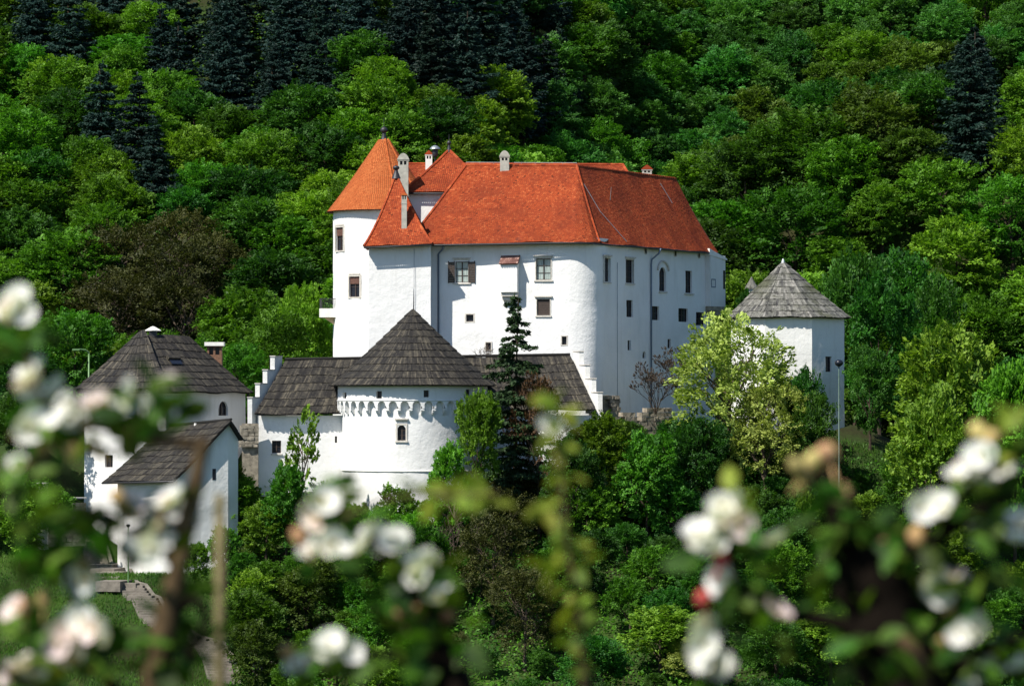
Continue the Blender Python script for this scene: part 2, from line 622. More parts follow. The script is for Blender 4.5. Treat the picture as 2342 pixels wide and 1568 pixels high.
class Win:
    """one opening, measured in photo pixels on a wall path"""
    def __init__(self, path, u0, u1, v0, v1):
        self.path = path
        self.s0, self.s1 = path.s_of_u(u0), path.s_of_u(u1)
        sc = (self.s0 + self.s1) / 2
        self.z1, self.z0 = path.z_of_v(sc, v0), path.z_of_v(sc, v1)
        q, n = path.pos(sc), path.nrm(sc)
        self.w = self.s1 - self.s0
        self.h = self.z1 - self.z0
        self.o = Vector((q.x, q.y, self.z0))
        self.n = Vector((n.x, n.y, 0))
        self.t = Vector((-n.y, n.x, 0))

    def opening(self): return (self.s0, self.s1, self.z0, self.z1)

    def box(self, mb, x0, x1, z0, z1, n0, n1, tint=0.5):
        """x across from the centre, z up from the sill, n outwards"""
        mb.box(self.o + self.t * x0 + Vector((0, 0, z0)) + self.n * n0, self.t * (x1 - x0), self.n * (n1 - n0), Vector((0, 0, z1 - z0)), tint)

    def pt(self, x, z, n): return self.o + self.t * x + Vector((0, 0, z)) + self.n * n


def window(w, parent, kind='dark', surround=0, hood=0, sill=0, shutters=0, arch=False, cols=2, rows=3, sash=True, blind=0, blindm='wood_blind', name='window', sashm='wood', deep=0.2, wallmat='plaster', ears=False):
    hw, H = w.w / 2, w.h
    b = 0.07
    mb = MB()
    if sash:
        w.box(mb, -hw, -hw + b, 0, H, -deep - 0.06, -deep)
        w.box(mb, hw - b, hw, 0, H, -deep - 0.06, -deep)
        w.box(mb, -hw + b, hw - b, 0, b, -deep - 0.06, -deep)
        w.box(mb, -hw + b, hw - b, H - b, H, -deep - 0.06, -deep)
        for c in range(1, cols):
            x = -hw + w.w * c / cols
            w.box(mb, x - 0.05, x + 0.05, b, H - b, -deep - 0.055, -deep + 0.01)
        for c in range(cols):
            for r in range(1, rows):
                z = H * r / rows
                x0 = -hw + w.w * c / cols + 0.06
                w.box(mb, x0, x0 + w.w / cols - 0.12, z - 0.022, z + 0.022, -deep - 0.05, -deep - 0.01)
    else:
        w.box(mb, -hw, hw, 0, 0.05, -deep - 0.06, -deep)
        w.box(mb, -hw, hw, H - 0.05, H, -deep - 0.06, -deep)
    fr = mb.build(name, M[sashm], parent)
    mb = MB()
    w.box(mb, -hw, hw, 0.002, H - 0.002, -0.34, -deep - 0.062)
    mb.build('pane', M['curtain' if kind == 'curtain' else 'glass'], fr)
    if arch:
        mb = MB()
        n = 8
        r = hw
        for side in (-1, 1):
            for i in range(n):
                a0, a1 = math.pi / 2 * i / n, math.pi / 2 * (i + 1) / n
                x0, x1 = side * r * math.cos(a0), side * r * math.cos(a1)
                z0, z1 = H - r + r * math.sin(a0), H - r + r * math.sin(a1)
                q = [(x0, z0), (x1, z1), (x1, H), (x0, H)] if i else [(x0, z0), (x1, z1), (x1, H), (x0, H)]
                fpt = [w.pt(x, z, 0.012) for x, z in q]
                bpt = [w.pt(x, z, -0.19) for x, z in q]
                mb.face(fpt); mb.face([fpt[0], fpt[1], bpt[1], bpt[0]])
        mb.build('arch', M[wallmat], fr)
    if surround:
        mb = MB()
        s = surround
        pr = 0.05
        w.box(mb, -hw - s, -hw, -s * 0.8, H + s, -0.1, pr)
        w.box(mb, hw, hw + s, -s * 0.8, H + s, -0.1, pr)
        w.box(mb, -hw, hw, -s * 0.8, 0, -0.1, pr - 0.003)
        w.box(mb, -hw, hw, H, H + s, -0.1, pr - 0.003)
        if ears:
            w.box(mb, -hw - s * 0.2, hw + s * 0.2, H + s, H + s * 2.1, -0.05, pr + 0.03)
        mb.build('surround', M['trim'], fr)
    if hood:
        mb = MB()
        w.box(mb, -hw - 0.22, hw + 0.22, H + hood, H + hood + 0.13, -0.02, 0.2)
        w.box(mb, -hw - 0.12, hw + 0.12, H + hood - 0.12, H + hood, -0.02, 0.09)
        mb.build('hood', M['trim'], fr)
    if sill:
        mb = MB()
        w.box(mb, -hw - sill, hw + sill, -0.16, -0.03, -0.05, 0.14)
        mb.build('sill', M['trim'], fr)
    if blind:
        mb = MB()
        n = 9
        for i in range(n):
            z = H - blind * H * (i + 1) / n
            w.box(mb, -hw + 0.03, hw - 0.03, z + 0.005, z + blind * H / n - 0.012, -0.16, -0.11)
        mb.build('blind', M[blindm], fr)
    if shutters:
        for sd in (-1, 1):
            mb = MB()
            x0 = sd * (hw + 0.03)
            x1 = sd * (hw + 0.03 + shutters)
            a, c = min(x0, x1), max(x0, x1)
            w.box(mb, a, a + 0.09, -0.05, H + 0.05, 0.06, 0.12)
            w.box(mb, c - 0.09, c, -0.05, H + 0.05, 0.06, 0.12)
            ns = 12
            for i in range(ns):
                z = (H + 0.0) * i / ns
                w.box(mb, a + 0.09, c - 0.09, z, z + H / ns - 0.04, 0.07, 0.105)
            mb.build('shutter', M['wood'], fr)
    return fr


# ------------------------------------------------------------------ roof surfaces
def ruled(bottom, top, bell=0.0):
    """surface between two polylines (eave, ridge); a runs along, t runs up"""
    def along(pl, a):
        if len(pl) == 1: return pl[0]
        f = a * (len(pl) - 1)
        i = min(int(f), len(pl) - 2)
        return pl[i].lerp(pl[i + 1], f - i)

    def Sf(a, t):
        p = along(bottom, a).lerp(along(top, a), t)
        sag = noise.noise(Vector((p.x * 0.33, p.y * 0.33, 7.7))) * 0.13 + noise.noise(Vector((p.x * 1.1, p.y * 1.1, 1.7))) * 0.035
        return p - Vector((0, 0, bell * 4 * t * (1 - t) * (1.25 - 0.5 * t) - sag))
    return Sf


def conic(c, r0, z0, r1, z1, a0, a1, bell=0.0, sides=0, topc=None):
    """cone or pyramid sector round the vertical axis at c; angles in degrees, 0 = towards the camera, + = right"""
    tc = topc or c

    def Sf(a, t):
        ang = math.radians(a0 + (a1 - a0) * a)
        rr = r0
        if sides:
            step = 2 * math.pi / sides
            loc = (ang - sides_rot[0]) % step - step / 2
            rr = r0 * math.cos(step / 2) / math.cos(loc)
        r = rr + (r1 - rr) * t - bell * 4 * t * (1 - t) * (1.25 - 0.5 * t)
        x = c[0] + (tc[0] - c[0]) * t
        y = c[1] + (tc[1] - c[1]) * t
        return Vector((x + r * math.sin(ang), y - r * math.cos(ang), z0 + (z1 - z0) * t))
    return Sf


sides_rot = [0.0]


def normal(Sf, a, t):
    e = 0.004
    a0, a1, t0, t1 = max(a - e, 0), min(a + e, 1), max(t - e, 0), min(t + e, 1)
    n = (Sf(a1, t) - Sf(a0, t)).cross(Sf(a, t1) - Sf(a, t0))
    if n.length < 1e-10: return Vector((0, 0, 1))
    n.normalize()
    return n if n.z >= 0 else -n


def slab(Sf, na, nt_, up, thick, mb):
    base = len(mb.v)
    for lay in (0, 1):
        for j in range(nt_ + 1):
            for i in range(na + 1):
                p = Sf(i / na, j / nt_)
                n = normal(Sf, min(max(i / na, 0.01), 0.99), min(j / nt_, 0.97))
                mb.v.append(tuple(p + n * (up - thick * lay)))
    W_ = na + 1
    o = W_ * (nt_ + 1)
    for j in range(nt_):
        for i in range(na):
            a = base + j * W_ + i
            q = (a, a + 1, a + 1 + W_, a + W_)
            mb.f.append(q); mb.t.append(0.5)
            mb.f.append(tuple(x + o for x in q[::-1])); mb.t.append(0.5)
    for i in range(na):
        a = base + i
        mb.f.append((a + o, a + o + 1, a + 1, a)); mb.t.append(0.5)
    for j in range(nt_):
        for i in (0, na):
            a = base + j * W_ + i
            mb.f.append((a, a + W_, a + W_ + o, a + o)); mb.t.append(0.5)


def tiles(Sf, mb, tw=0.19, th=0.155, rg=rnd):
    H = sum((Sf(0.5, (i + 1) / 20) - Sf(0.5, i / 20)).length for i in range(20))
    rows = max(3, int(H / th))
    for r in range(rows):
        t0, t1 = (r - 0.25) / rows, min((r + 1.05) / rows, 1.0)
        t0 = max(t0, 0.0) if r else -0.3 / rows
        tm = (r + 0.4) / rows
        wdt = sum((Sf((i + 1) / 12, tm) - Sf(i / 12, tm)).length for i in range(12))
        n = max(1, int(wdt / tw))
        off = 0.5 if r % 2 else 0.0
        for i in range(-1, n + 1):
            a0, a1 = (i + off) / n, (i + 1 + off) / n
            a0, a1 = max(a0, 0.0), min(a1, 1.0)
            if a1 - a0 < 0.2 / n: continue
            g = 0.06 * (a1 - a0)
            nn = normal(Sf, (a0 + a1) / 2, tm)
            lo, hi = nn * (0.035 + rg.uniform(0, 0.022)), nn * 0.012
            tb = t0 + (t1 - t0) * 0.2
            am = (a0 + a1) / 2
            mb.face([Sf(a0 + g, tb) + lo, Sf(am, t0) + lo * 1.1, Sf(a1 - g, tb) + lo, Sf(a1 - g, t1) + hi, Sf(a0 + g, t1) + hi],
                    min(1, max(0, rg.gauss(0.55, 0.22))))


def shingle_rows(Sf, parent, courses, sw=0.12, mat='shingle', rg=rnd, bw=0.0):
    """each course of shingles is one part; every shingle in it has its own edges, length and colour"""
    for r in range(courses):
        mb = MB()
        t0, t1 = r / courses, min((r + 1.12) / courses, 0.999)
        tm = (r + 0.3) / courses
        wdt = sum((Sf((i + 1) / 12, tm) - Sf(i / 12, tm)).length for i in range(12))
        n = max(3, int(wdt / sw))
        run = 0.5
        for i in range(n):
            j = rg.uniform(-0.2, 0.2) / n
            a0, a1 = i / n + 0.0, (i + 1) / n - 0.05 / n
            tb = t0 - rg.uniform(0.0, 0.10) / courses - 0.02 / courses
            nn = normal(Sf, min(max((a0 + a1) / 2, 0.01), 0.99), max(tm, 0.02))
            lift = 0.085 + rg.uniform(-0.015, 0.03)
            lo, hi, und = nn * lift, nn * 0.02, nn * (lift - 0.06)
            q = [Sf(a0, tb) + lo, Sf(a1, tb) + lo, Sf(a1, t1) + hi, Sf(a0, t1) + hi]
            run = 0.65 * run + 0.35 * rg.random()
            tint = min(1, max(0, 0.5 + (run - 0.5) * 1.5 + rg.gauss(0, 0.20)))
            mb.face(q, tint)
            mb.face([Sf(a0, tb) + und, Sf(a1, tb) + und, q[1], q[0]], tint * 0.3)
            mb.face([q[1], Sf(a1, tb) + und, Sf(a1, t1), q[2]], tint * 0.4)
            mb.face([Sf(a0, tb) + und, q[0], q[3], Sf(a0, t1)], tint * 0.4)
        mb.build('shingle_course', M[mat], parent)


def ridge_caps(pts, mb, r=0.13, seg=0.42, rg=rnd):
    L = 0
    for p, q in zip(pts, pts[1:]):
        d = (q - p).length
        n = max(1, int(d / seg))
        for i in range(n):
            a, b = p.lerp(q, i / n), p.lerp(q, (i + 1.12) / n)
            mb.tube([a, b], [r * 1.12, r * 0.95], 6, min(1, max(0, rg.gauss(0.55, 0.22))))


def edge(Sf, a, n=10, up=0.05):
    return [Sf(a, i / n) + Vector((0, 0, up)) for i in range(n + 1)]


def finial(parent, base, hh, rb, spike):
    """lathe-turned metal finial: skirt, ball and spike"""
    mb = MB()
    r = rb
    mb.lathe(base, [(r * 1.5, -0.35), (r * 0.95, 0.1), (r * 0.6, hh * 0.45), (r * 0.55, hh * 0.6), (r * 0.95, hh * 0.68), (r * 1.1, hh * 0.83), (r * 0.95, hh * 0.98), (r * 0.4, hh * 1.06), (0.035, hh * 1.1), (0.02, hh + spike)], 14)
    return mb.build('finial', M['iron'], parent, smooth=True, sharp=50)


def gutter(parent, pts, r=0.09):
    mb = MB()
    mb.tube(pts, [r] * len(pts), 6)
    return mb.build('gutter', M['iron'], parent, smooth=True)


def downpipe(parent, pts, r=0.075, mat='pipe'):
    mb = MB()
    mb.tube(pts, [r] * len(pts), 8)
    return mb.build('downpipe', M[mat], parent, smooth=True)


# ------------------------------------------------------------------ the castle
def XY(u, Y):
    q = P(u, 930, Y)
    return (q.x, q.y)


castle = thing('castle', P(1171, 935, 356), 'long white castle palace with steep orange tiled roof and rounded corner', 'castle')
corner = []
cA, cB = Vector(XY(1288, 350.4)), Vector(XY(1392, 353.2))
cM = Vector(XY(1372, 349.6))
for i in range(11):
    t = i / 10
    corner.append(tuple(cA * (1 - t) ** 2 + cM * 2 * t * (1 - t) + cB * t ** 2))
pts = [XY(950, 367), XY(945, 353.2)] + corner + [XY(1636, 374.8), XY(1560, 385), XY(1200, 372), XY(950, 367)]
tmp = Path(pts)
CP = Path(pts, (tmp.s[1], tmp.s[13]))
c_wins = []


def cwin(u0, u1, v0, v1, **k):
    w = Win(CP, u0, u1, v0, v1)
    c_wins.append((w, k))
    return w


cwin(1041, 1071, 598, 646, kind='curtain', hood=0.26, sill=0.25, shutters=0.66, rows=3)
cwin(1066, 1083, 719, 735, surround=0.14, cols=1, rows=1)
cwin(1226, 1260, 591, 640, kind='curtain', surround=0.09, hood=0.2, sill=0.2, rows=3)
cwin(1228, 1258, 684, 721, surround=0.09, hood=0.2, sill=0.15, rows=3, blind=0.97, blindm='wood')
cwin(1285, 1296, 769, 788, surround=0.12, cols=1, rows=1)
cwin(1111, 1123, 783, 800, surround=0.1, cols=1, rows=1)
cwin(1380, 1397, 590, 644, hood=0.18, sill=0.12, rows=4, surround=0.05)
cwin(1431, 1449, 594, 647, hood=0.16, sill=0.15, rows=4, surround=0.05)
cwin(1508, 1523, 611, 666, sill=0.15, arch=True, rows=3)
cwin(1568, 1583, 619, 670, sill=0.3, rows=3, cols=2)
cwin(1433, 1448, 686, 725, rows=2)
cwin(1489, 1508, 700, 732, rows=2)
cwin(1552, 1574, 705, 736, rows=2)
cwin(1592, 1613, 714, 744, rows=2)
cwin(1436, 1443, 778, 801, cols=1, rows=1)
cwin(1470, 1477, 803, 819, cols=1, rows=1, arch=True)
cwin(1527, 1535, 775, 796, cols=1, rows=1)
ZE = P(1100, 556, 351).z
castle_wall = wall_mesh(CP, -9, ZE + 0.5, [w.opening() for w, _ in c_wins], M['plaster'], castle, 'wall', ds=0.55, dz=0.7, rough=0.05)
for w, k in c_wins:
    window(w, castle, **k)
# curved hood over the arched window
w = c_wins[8][0]
mb = MB()
ar = [w.pt(w.w * 0.85 * math.cos(a), w.h - w.w * 0.35 + w.w * 0.75 * math.sin(a), 0.1) for a in [math.pi * (0.06 + 0.88 * i / 10) for i in range(11)]]
mb.tube(ar, [0.11] * 11, 6)
mb.build('hood', M['trim'], castle)
# round vents under the eave
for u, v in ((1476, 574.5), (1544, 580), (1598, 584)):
    s = CP.s_of_u(u)
    q, n = CP.pos(s), CP.nrm(s)
    z = CP.z_of_v(s, v)
    t_ = Vector((-n.y, n.x, 0)); n3 = Vector((n.x, n.y, 0))
    o = Vector((q.x, q.y, z))
    mb = MB()
    ring = [o + (t_ * math.cos(a) + Vector((0, 0, 1)) * math.sin(a)) * 0.3 + n3 * 0.05 for a in [2 * math.pi * i / 12 for i in range(13)]]
    mb.tube(ring, [0.05] * 13, 5)
    va = mb.build('vent', M['trim'], castle)
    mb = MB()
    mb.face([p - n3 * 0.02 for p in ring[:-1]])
    mb.build('opening', M['glass'], va)  # flat dark disc painted for the shade in the vent hole

# main roof
E = [P(926, 559, 352.3), P(1010, 557.5, 351.4), P(1110, 556, 350.7), P(1210, 554, 350.0), P(1288, 552.5, 349.5)]
R0, R1, R2 = P(1066, 378, 358.0), P(1319, 379.5, 357.0), P(1545, 408.5, 374.5)
Sfront = ruled(E, [R0.lerp(R1, i / 4) for i in range(5)], 0.28)
arc = [P(1288, 552.5, 349.5), P(1315, 552.8, 349.3), P(1340, 553.2, 349.55), P(1358, 554.2, 350.0), P(1371, 555.5, 350.9)]
Scorner = ruled(arc, [R1] * 5, 0.28)
ER = [P(1371, 555.5, 350.9), P(1460, 562, 357.6), P(1550, 570, 365.2), P(1642, 577.5, 374.2)]
Sright = ruled(ER, [R1.lerp(R2, i / 3) for i in range(4)], 0.34)
mbt, mbb = MB(), MB()
for Sf in (Sfront, Scorner, Sright):
    tiles(Sf, mbt)
    slab(Sf, 14, 10, 0.0, 0.16, mbb)
BE = [P(950, 556, 366), P(1330, 552, 364.5), P(1500, 560, 378)]
Sback = ruled(BE, [R0, R1, R2], 0.1)
slab(Sback, 8, 6, 0.0, 0.16, mbb)
Sleft = ruled([P(950, 556, 366), P(926, 559, 352.3)], [R0, R0], 0.28)
slab(Sleft, 6, 8, 0.0, 0.16, mbb)
Send = ruled([P(1642, 577.5, 374.2), P(1500, 560, 378)], [R2, R2], 0.2)
slab(Send, 4, 6, 0.0, 0.16, mbb)
roof = mbb.build('roof', M['tile_base'], castle)
props(mbt.build('roof_tile', M['tile'], roof), kind='stuff')
mb = MB()
ridge_caps([R0, R1], mb)
ridge_caps([R1, R2], mb)
ridge_caps(edge(Sright, 0.0), mb)
ridge_caps(edge(Sfront, 0.0), mb)
mb.build('ridge_cap', M['tile'], roof)
gutter(castle, [p + Vector((0, -0.05, -0.12)) for p in E + arc[1:-1] + ER], 0.08)
# lightning rods and cable on the shaded slope
mb = MB()
mb.tube([Sright(0.02, 0.78) + Vector((0, -0.1, 0.1)), Sright(0.10, 0.45) + Vector((0, -0.1, 0.12)), Sright(0.24, 0.03) + Vector((0, -0.1, 0.1))], [0.03] * 3, 5)
mb.build('lightning_cable', M['zinc'], roof)
mb = MB()
q = Sright(0.23, 0.62)
mb.tube([q, q + Vector((0.1, -0.3, 1.3))], [0.035, 0.025], 5)
mb.build('roof_rod', M['zinc'], roof)
mb = MB()
mb.tube([Sright(0.80, 0.90) + Vector((0, -0.1, 0.1)), Sright(0.83, 0.66) + Vector((0, -0.1, 0.1))], [0.03] * 2, 5)
mb.build('lightning_cable', M['zinc'], roof)

# ridge wire rail
mb = MB()
mb.tube([R0 + Vector((0, 0, 0.3)), R1 + Vector((0, 0, 0.3))], [0.02] * 2, 4)
for i in range(9):
    q = R0.lerp(R1, i / 8)
    mb.tube([q, q + Vector((0, 0, 0.32))], [0.02] * 2, 4)
mb.build('ridge_wire', M['zinc'], roof)


def gable_chimney(parent, u0, u1, vt, vb, Y, capm='chimney', tiled=False, depth=0.9, arched=True, bodym='chimney'):
    a, b = P(u0, vb, Y), P(u1, vb, Y)
    top = P(u0, vt, Y).z
    wd = b.x - a.x
    cx = (a.x + b.x) / 2
    z0 = a.z - 1.2
    hcap = min(wd * 0.55, (top - a.z) * 0.45)
    zc = top - hcap
    mb = MB()
    hs = 0.42 * min(1.0, (zc - a.z))
    mb.cbox((cx, Y, (z0 + zc - hs) / 2), wd * 0.86, depth, zc - hs - z0)
    # head with two real openings: piers between
    for x in (-0.40, 0.0, 0.40):
        mb.cbox((cx + x * wd * 0.88, Y, zc - hs / 2), wd * (0.16 if x else 0.12), depth * 0.98, hs)
    mb.cbox((cx, Y, zc + 0.03), wd * 1.0, depth * 1.05, 0.12)
    ch = mb.build('chimney', M[bodym], parent)
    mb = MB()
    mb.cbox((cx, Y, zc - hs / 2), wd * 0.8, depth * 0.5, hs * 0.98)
    mb.build('flue', M['glass'], ch)  # dark core in place of the shade between the piers
    mb = MB()
    n = 8
    if arched:
        prof = [(-0.5 * wd * 1.04 + wd * 1.04 * i / n, hcap * math.sin(math.pi * i / n) ** 0.75) for i in range(n + 1)]
    else:
        prof = [(-0.56 * wd, 0.0), (-0.28 * wd, hcap * 0.55), (0, hcap), (0.28 * wd, hcap * 0.55), (0.56 * wd, 0.0)]
    f = [Vector((cx + x, Y - depth * 0.56, zc + 0.09 + z)) for x, z in prof]
    k = [Vector((p.x, Y + depth * 0.56, p.z)) for p in f]
    mb.face(f); mb.face(k[::-1])
    for i in range(len(f) - 1):
        mb.face([f[i], k[i], k[i + 1], f[i + 1]][::-1], 0.5)
    mb.face([f[0], f[-1], k[-1], k[0]])
    mb.build('cap', M['tile' if tiled else 'chimney'], ch)
    return ch


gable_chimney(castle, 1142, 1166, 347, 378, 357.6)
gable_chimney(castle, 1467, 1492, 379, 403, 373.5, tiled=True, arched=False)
# oriel (garderobe) on the facade
mb = MB()
so = (CP.s_of_u(1149), CP.s_of_u(1187))
qo, no = CP.pos(sum(so) / 2), CP.nrm(sum(so) / 2)
n3, t3 = Vector((no.x, no.y, 0)), Vector((-no.y, no.x, 0))
zt, zb = P(1168, 601, 350.5).z, P(1168, 668, 350.5).z
wd = so[1] - so[0]
o = Vector((qo.x, qo.y, zb)) - t3 * wd / 2
mb.box(o - n3 * 0.1, t3 * wd, n3 * 1.05, Vector((0, 0, zt - zb)))
oriel = mb.build('oriel', M['plaster'], castle)
Sor = ruled([o + n3 * 1.15 - t3 * 0.12 + Vector((0, 0, zt - zb - 0.05)), o + n3 * 1.15 + t3 * (wd + 0.12) + Vector((0, 0, zt - zb - 0.05))],
            [o - n3 * 0.02 - t3 * 0.12 + Vector((0, 0, zt - zb + 0.8)), o - n3 * 0.02 + t3 * (wd + 0.12) + Vector((0, 0, zt - zb + 0.8))])
mbt, mbb = MB(), MB()
tiles(Sor, mbt, 0.22, 0.3)
slab(Sor, 4, 3, 0.0, 0.1, mbb)
orf = mbb.build('oriel_roof', M['tile_base'], oriel)
mb = MB()
for i, (dz, dn, ww) in enumerate(((0.0, 0.85, 1.0), (-0.38, 0.6, 0.9), (-0.76, 0.35, 0.75))):
    mb.box(o + t3 * wd * (1 - ww) / 2 - n3 * 0.1 + Vector((0, 0, dz - 0.38)), t3 * wd * ww, n3 * dn, Vector((0, 0, 0.378)))
mb.build('corbel', M['trim'], oriel)
props(mbt.build('oriel_tile', M['tile_old'], oriel), kind='stuff')
# downpipes
s = CP.s_of_u(1487)
q, n = CP.pos(s), CP.nrm(s)
zt = CP.z_of_v(s, 568)
b0 = Vector((q.x + n.x * 0.14, q.y + n.y * 0.14, 0))
downpipe(castle, [b0 + Vector((n.x * 0.7 + 0.35, n.y * 0.7 + 0.6, zt)), b0 + Vector((n.x * 0.5 + 0.3, n.y * 0.5 + 0.5, zt - 0.5)), b0 + Vector((0.05, 0.05, zt - 1.1)), b0 + Vector((0, 0, zt - 1.6)), b0 + Vector((0, 0, -1.5))], 0.085)
s = CP.s_of_u(1003)
q, n = CP.pos(s), CP.nrm(s)
zt = CP.z_of_v(s, 560)
b0 = Vector((q.x + n.x * 0.14, q.y + n.y * 0.14, 0))
downpipe(castle, [b0 + Vector((0.5, -0.7, zt)), b0 + Vector((0.45, -0.6, zt - 0.4)), b0 + Vector((0, 0, zt - 0.9)), b0 + Vector((0, 0, -1.5))], 0.1)
s = CP.s_of_u(1411)
q, n = CP.pos(s), CP.nrm(s)
mb = MB()
mb.tube([(q.x + n.x * 0.06, q.y + n.y * 0.06, CP.z_of_v(s, v)) for v in (600, 700, 800, 905)], [0.022] * 4, 4)
mb.build('lightning_cable', M['pipe'], castle)
# corner bay at the far right end
bb = P(1625, 700, 372.3)
tw_ = Vector((P(1662, 700, 372.3).x - bb.x, 0, 0))
hz = P(1625, 583, 372.3).z - bb.z
mb = MB()
d1 = Vector((1.05, 0.45, 0)); d2 = Vector((-0.4, 2.4, 0))
tw_ = Vector((tw_.x, 2.2, 0))
mb.box(bb, tw_, Vector((-1.4, 1.0, 0)), Vector((0, 0, hz)))
bay = mb.build('bay', M['plaster_old'], castle)
mb = MB()
mb.box(bb + Vector((0.05, 0.05, -0.45)), tw_ * 0.9, Vector((-1.2, 0.9, 0)), Vector((0, 0, 0.447)))
mb.box(bb + Vector((0.1, 0.25, -0.9)), tw_ * 0.62, Vector((-1.1, 0.8, 0)), Vector((0, 0, 0.447)))
mb.build('corbel', M['stone'], bay)
mb = MB()
c0 = bb + tw_ * 0.06 + Vector((0, -0.06, P(1625, 657, 372.3).z - bb.z))
for (x, z, ww, hh) in ((0, 0, 0.8, 0.1), (0, 0.78, 0.8, 0.1), (0, 0.1, 0.1, 0.68), (0.7, 0.1, 0.1, 0.68)):
    mb.box(c0 + tw_.normalized() * x + Vector((0, 0, z)), tw_.normalized() * ww, Vector((0, 0.1, 0)), Vector((0, 0, hh)))
mb.build('panel_frame', M['pipe'], bay)
mb = MB()
tp = bb + Vector((0, 0, hz))
f = [tp + Vector((-0.1, -0.2, 0.0)), tp + tw_ + Vector((0.2, 0.05, -0.45)), tp + tw_ + Vector((-1.3, 1.2, -0.45)), tp + Vector((-1.6, 1.0, 0.0))]
g = [p + Vector((0, 0, 0.16)) for p in f]
g[0].z += 0.5; g[3].z += 0.5
mb.mesh(f + g, [(3, 2, 1, 0), (4, 5, 6, 7), (0, 1, 5, 4), (1, 2, 6, 5), (2, 3, 7, 6), (3, 0, 4, 7)])
mb.build('bay_roof', M['whitecap'], bay)
w_ = MB()
w_.box(bb + tw_ * 0.97 + Vector((0.03, -0.03, hz * 0.35)), tw_ * -0.12, Vector((-0.05, 0.05, 0)), Vector((0, 0, hz * 0.36)))
w_.build('window', M['glass'], bay)

# ---- keep behind, with its own pyramid roof, and the back wing
keep = thing('castle_keep', P(1027, 935, 361), 'white block behind the castle with orange pyramid roof and thin spike', 'castle keep')
kh = 4.0
kc = Vector((P(1027, 343, 361).x, 361.0))
kp = Path([(kc.x - kh, kc.y + kh), (kc.x - kh, kc.y - kh), (kc.x + kh, kc.y - kh), (kc.x + kh, kc.y + kh), (kc.x - kh, kc.y + kh)])
zke = P(1027, 440, 356.3).z
wall_mesh(kp, -3, zke + 0.2, [], M['plaster'], keep, 'wall', 1.5, 2)
ap = P(1027, 343, 361)
kb = 4.55
cn = [Vector((kc.x - kb, kc.y - kb, zke)), Vector((kc.x + kb, kc.y - kb, zke)), Vector((kc.x + kb, kc.y + kb, zke)), Vector((kc.x - kb, kc.y + kb, zke))]
mbt, mbb, mbr = MB(), MB(), MB()
for i in range(4):
    Sf = ruled([cn[i], cn[(i + 1) % 4]], [ap, ap], 0.12)
    if i in (0, 1): tiles(Sf, mbt)
    slab(Sf, 6, 8, 0.0, 0.14, mbb)
    ridge_caps(edge(Sf, 0.0), mbr)
kr = mbb.build('roof', M['tile_base'], keep)
props(mbt.build('roof_tile', M['tile'], kr), kind='stuff')
mbr.build('ridge_cap', M['tile'], kr)
finial(keep, ap, 0.85, 0.2, 0.7)
gutter(keep, [cn[0] + Vector((0, -0.03, -0.1)), cn[1] + Vector((0, -0.03, -0.1))], 0.08)

wing = thing('castle_wing', P(1180, 935, 371), 'rear castle wing with orange roof seen as a strip over the main ridge', 'castle wing')
r0, r1 = P(905, 374.5, 372), P(1425, 376.5, 372)
e0, e1 = P(890, 470, 366), P(1470, 452, 367)
mbt, mbb = MB(), MB()
Sf = ruled([e0, e1], [r0, r1])
tiles(Sf, mbt)
slab(Sf, 12, 6, 0, 0.16, mbb)
Sb = ruled([P(1470, 452, 379), P(890, 470, 379)], [r1, r0])
slab(Sb, 6, 4, 0, 0.16, mbb)
Se = ruled([e1, P(1470, 452, 379)], [r1, r1])
tiles(Se, mbt)
slab(Se, 4, 6, 0, 0.16, mbb)
wr = mbb.build('roof', M['tile_base'], wing)
props(mbt.build('roof_tile', M['tile'], wr), kind='stuff')
mb = MB(); ridge_caps([r0, r1], mb); ridge_caps([r1, e1], mb)
mb.build('ridge_cap', M['tile'], wr)
wp = Path([(e0.x + 0.6, 379.5), (e0.x + 0.6, 366.8), (e1.x - 0.6, 367.8), (e1.x - 0.6, 378.4), (e0.x + 0.6, 378.5)])
wall_mesh(wp, -3, e1.z - 0.1, [], M['plaster'], wing, 'wall', 3, 3)
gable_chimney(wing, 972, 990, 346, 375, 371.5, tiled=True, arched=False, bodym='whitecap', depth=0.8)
# siren on the roof of the wing
sb = P(995, 375, 371)
siren = thing('siren', sb, 'pale mushroom shaped siren on a dark mast above the roofs', 'siren')
mb = MB()
mb.tube([sb + Vector((0, 0, -0.6)), sb + Vector((0, 0, 1.2))], [0.06, 0.06], 8)
mb.build('mast', M['iron'], siren)
mb = MB()
mb.lathe(sb, [(0.22, 0.75), (0.3, 0.9), (0.3, 1.35), (0.22, 1.5)], 14)
mb.build('motor', M['iron'], siren, smooth=True, sharp=40)
mb = MB()
mb.lathe(sb, [(0.55, 1.5), (0.52, 1.58), (0.36, 1.76), (0.16, 1.87), (0.02, 1.9)], 18)
mb.build('hood', M['zinc'], siren, smooth=True, sharp=50)

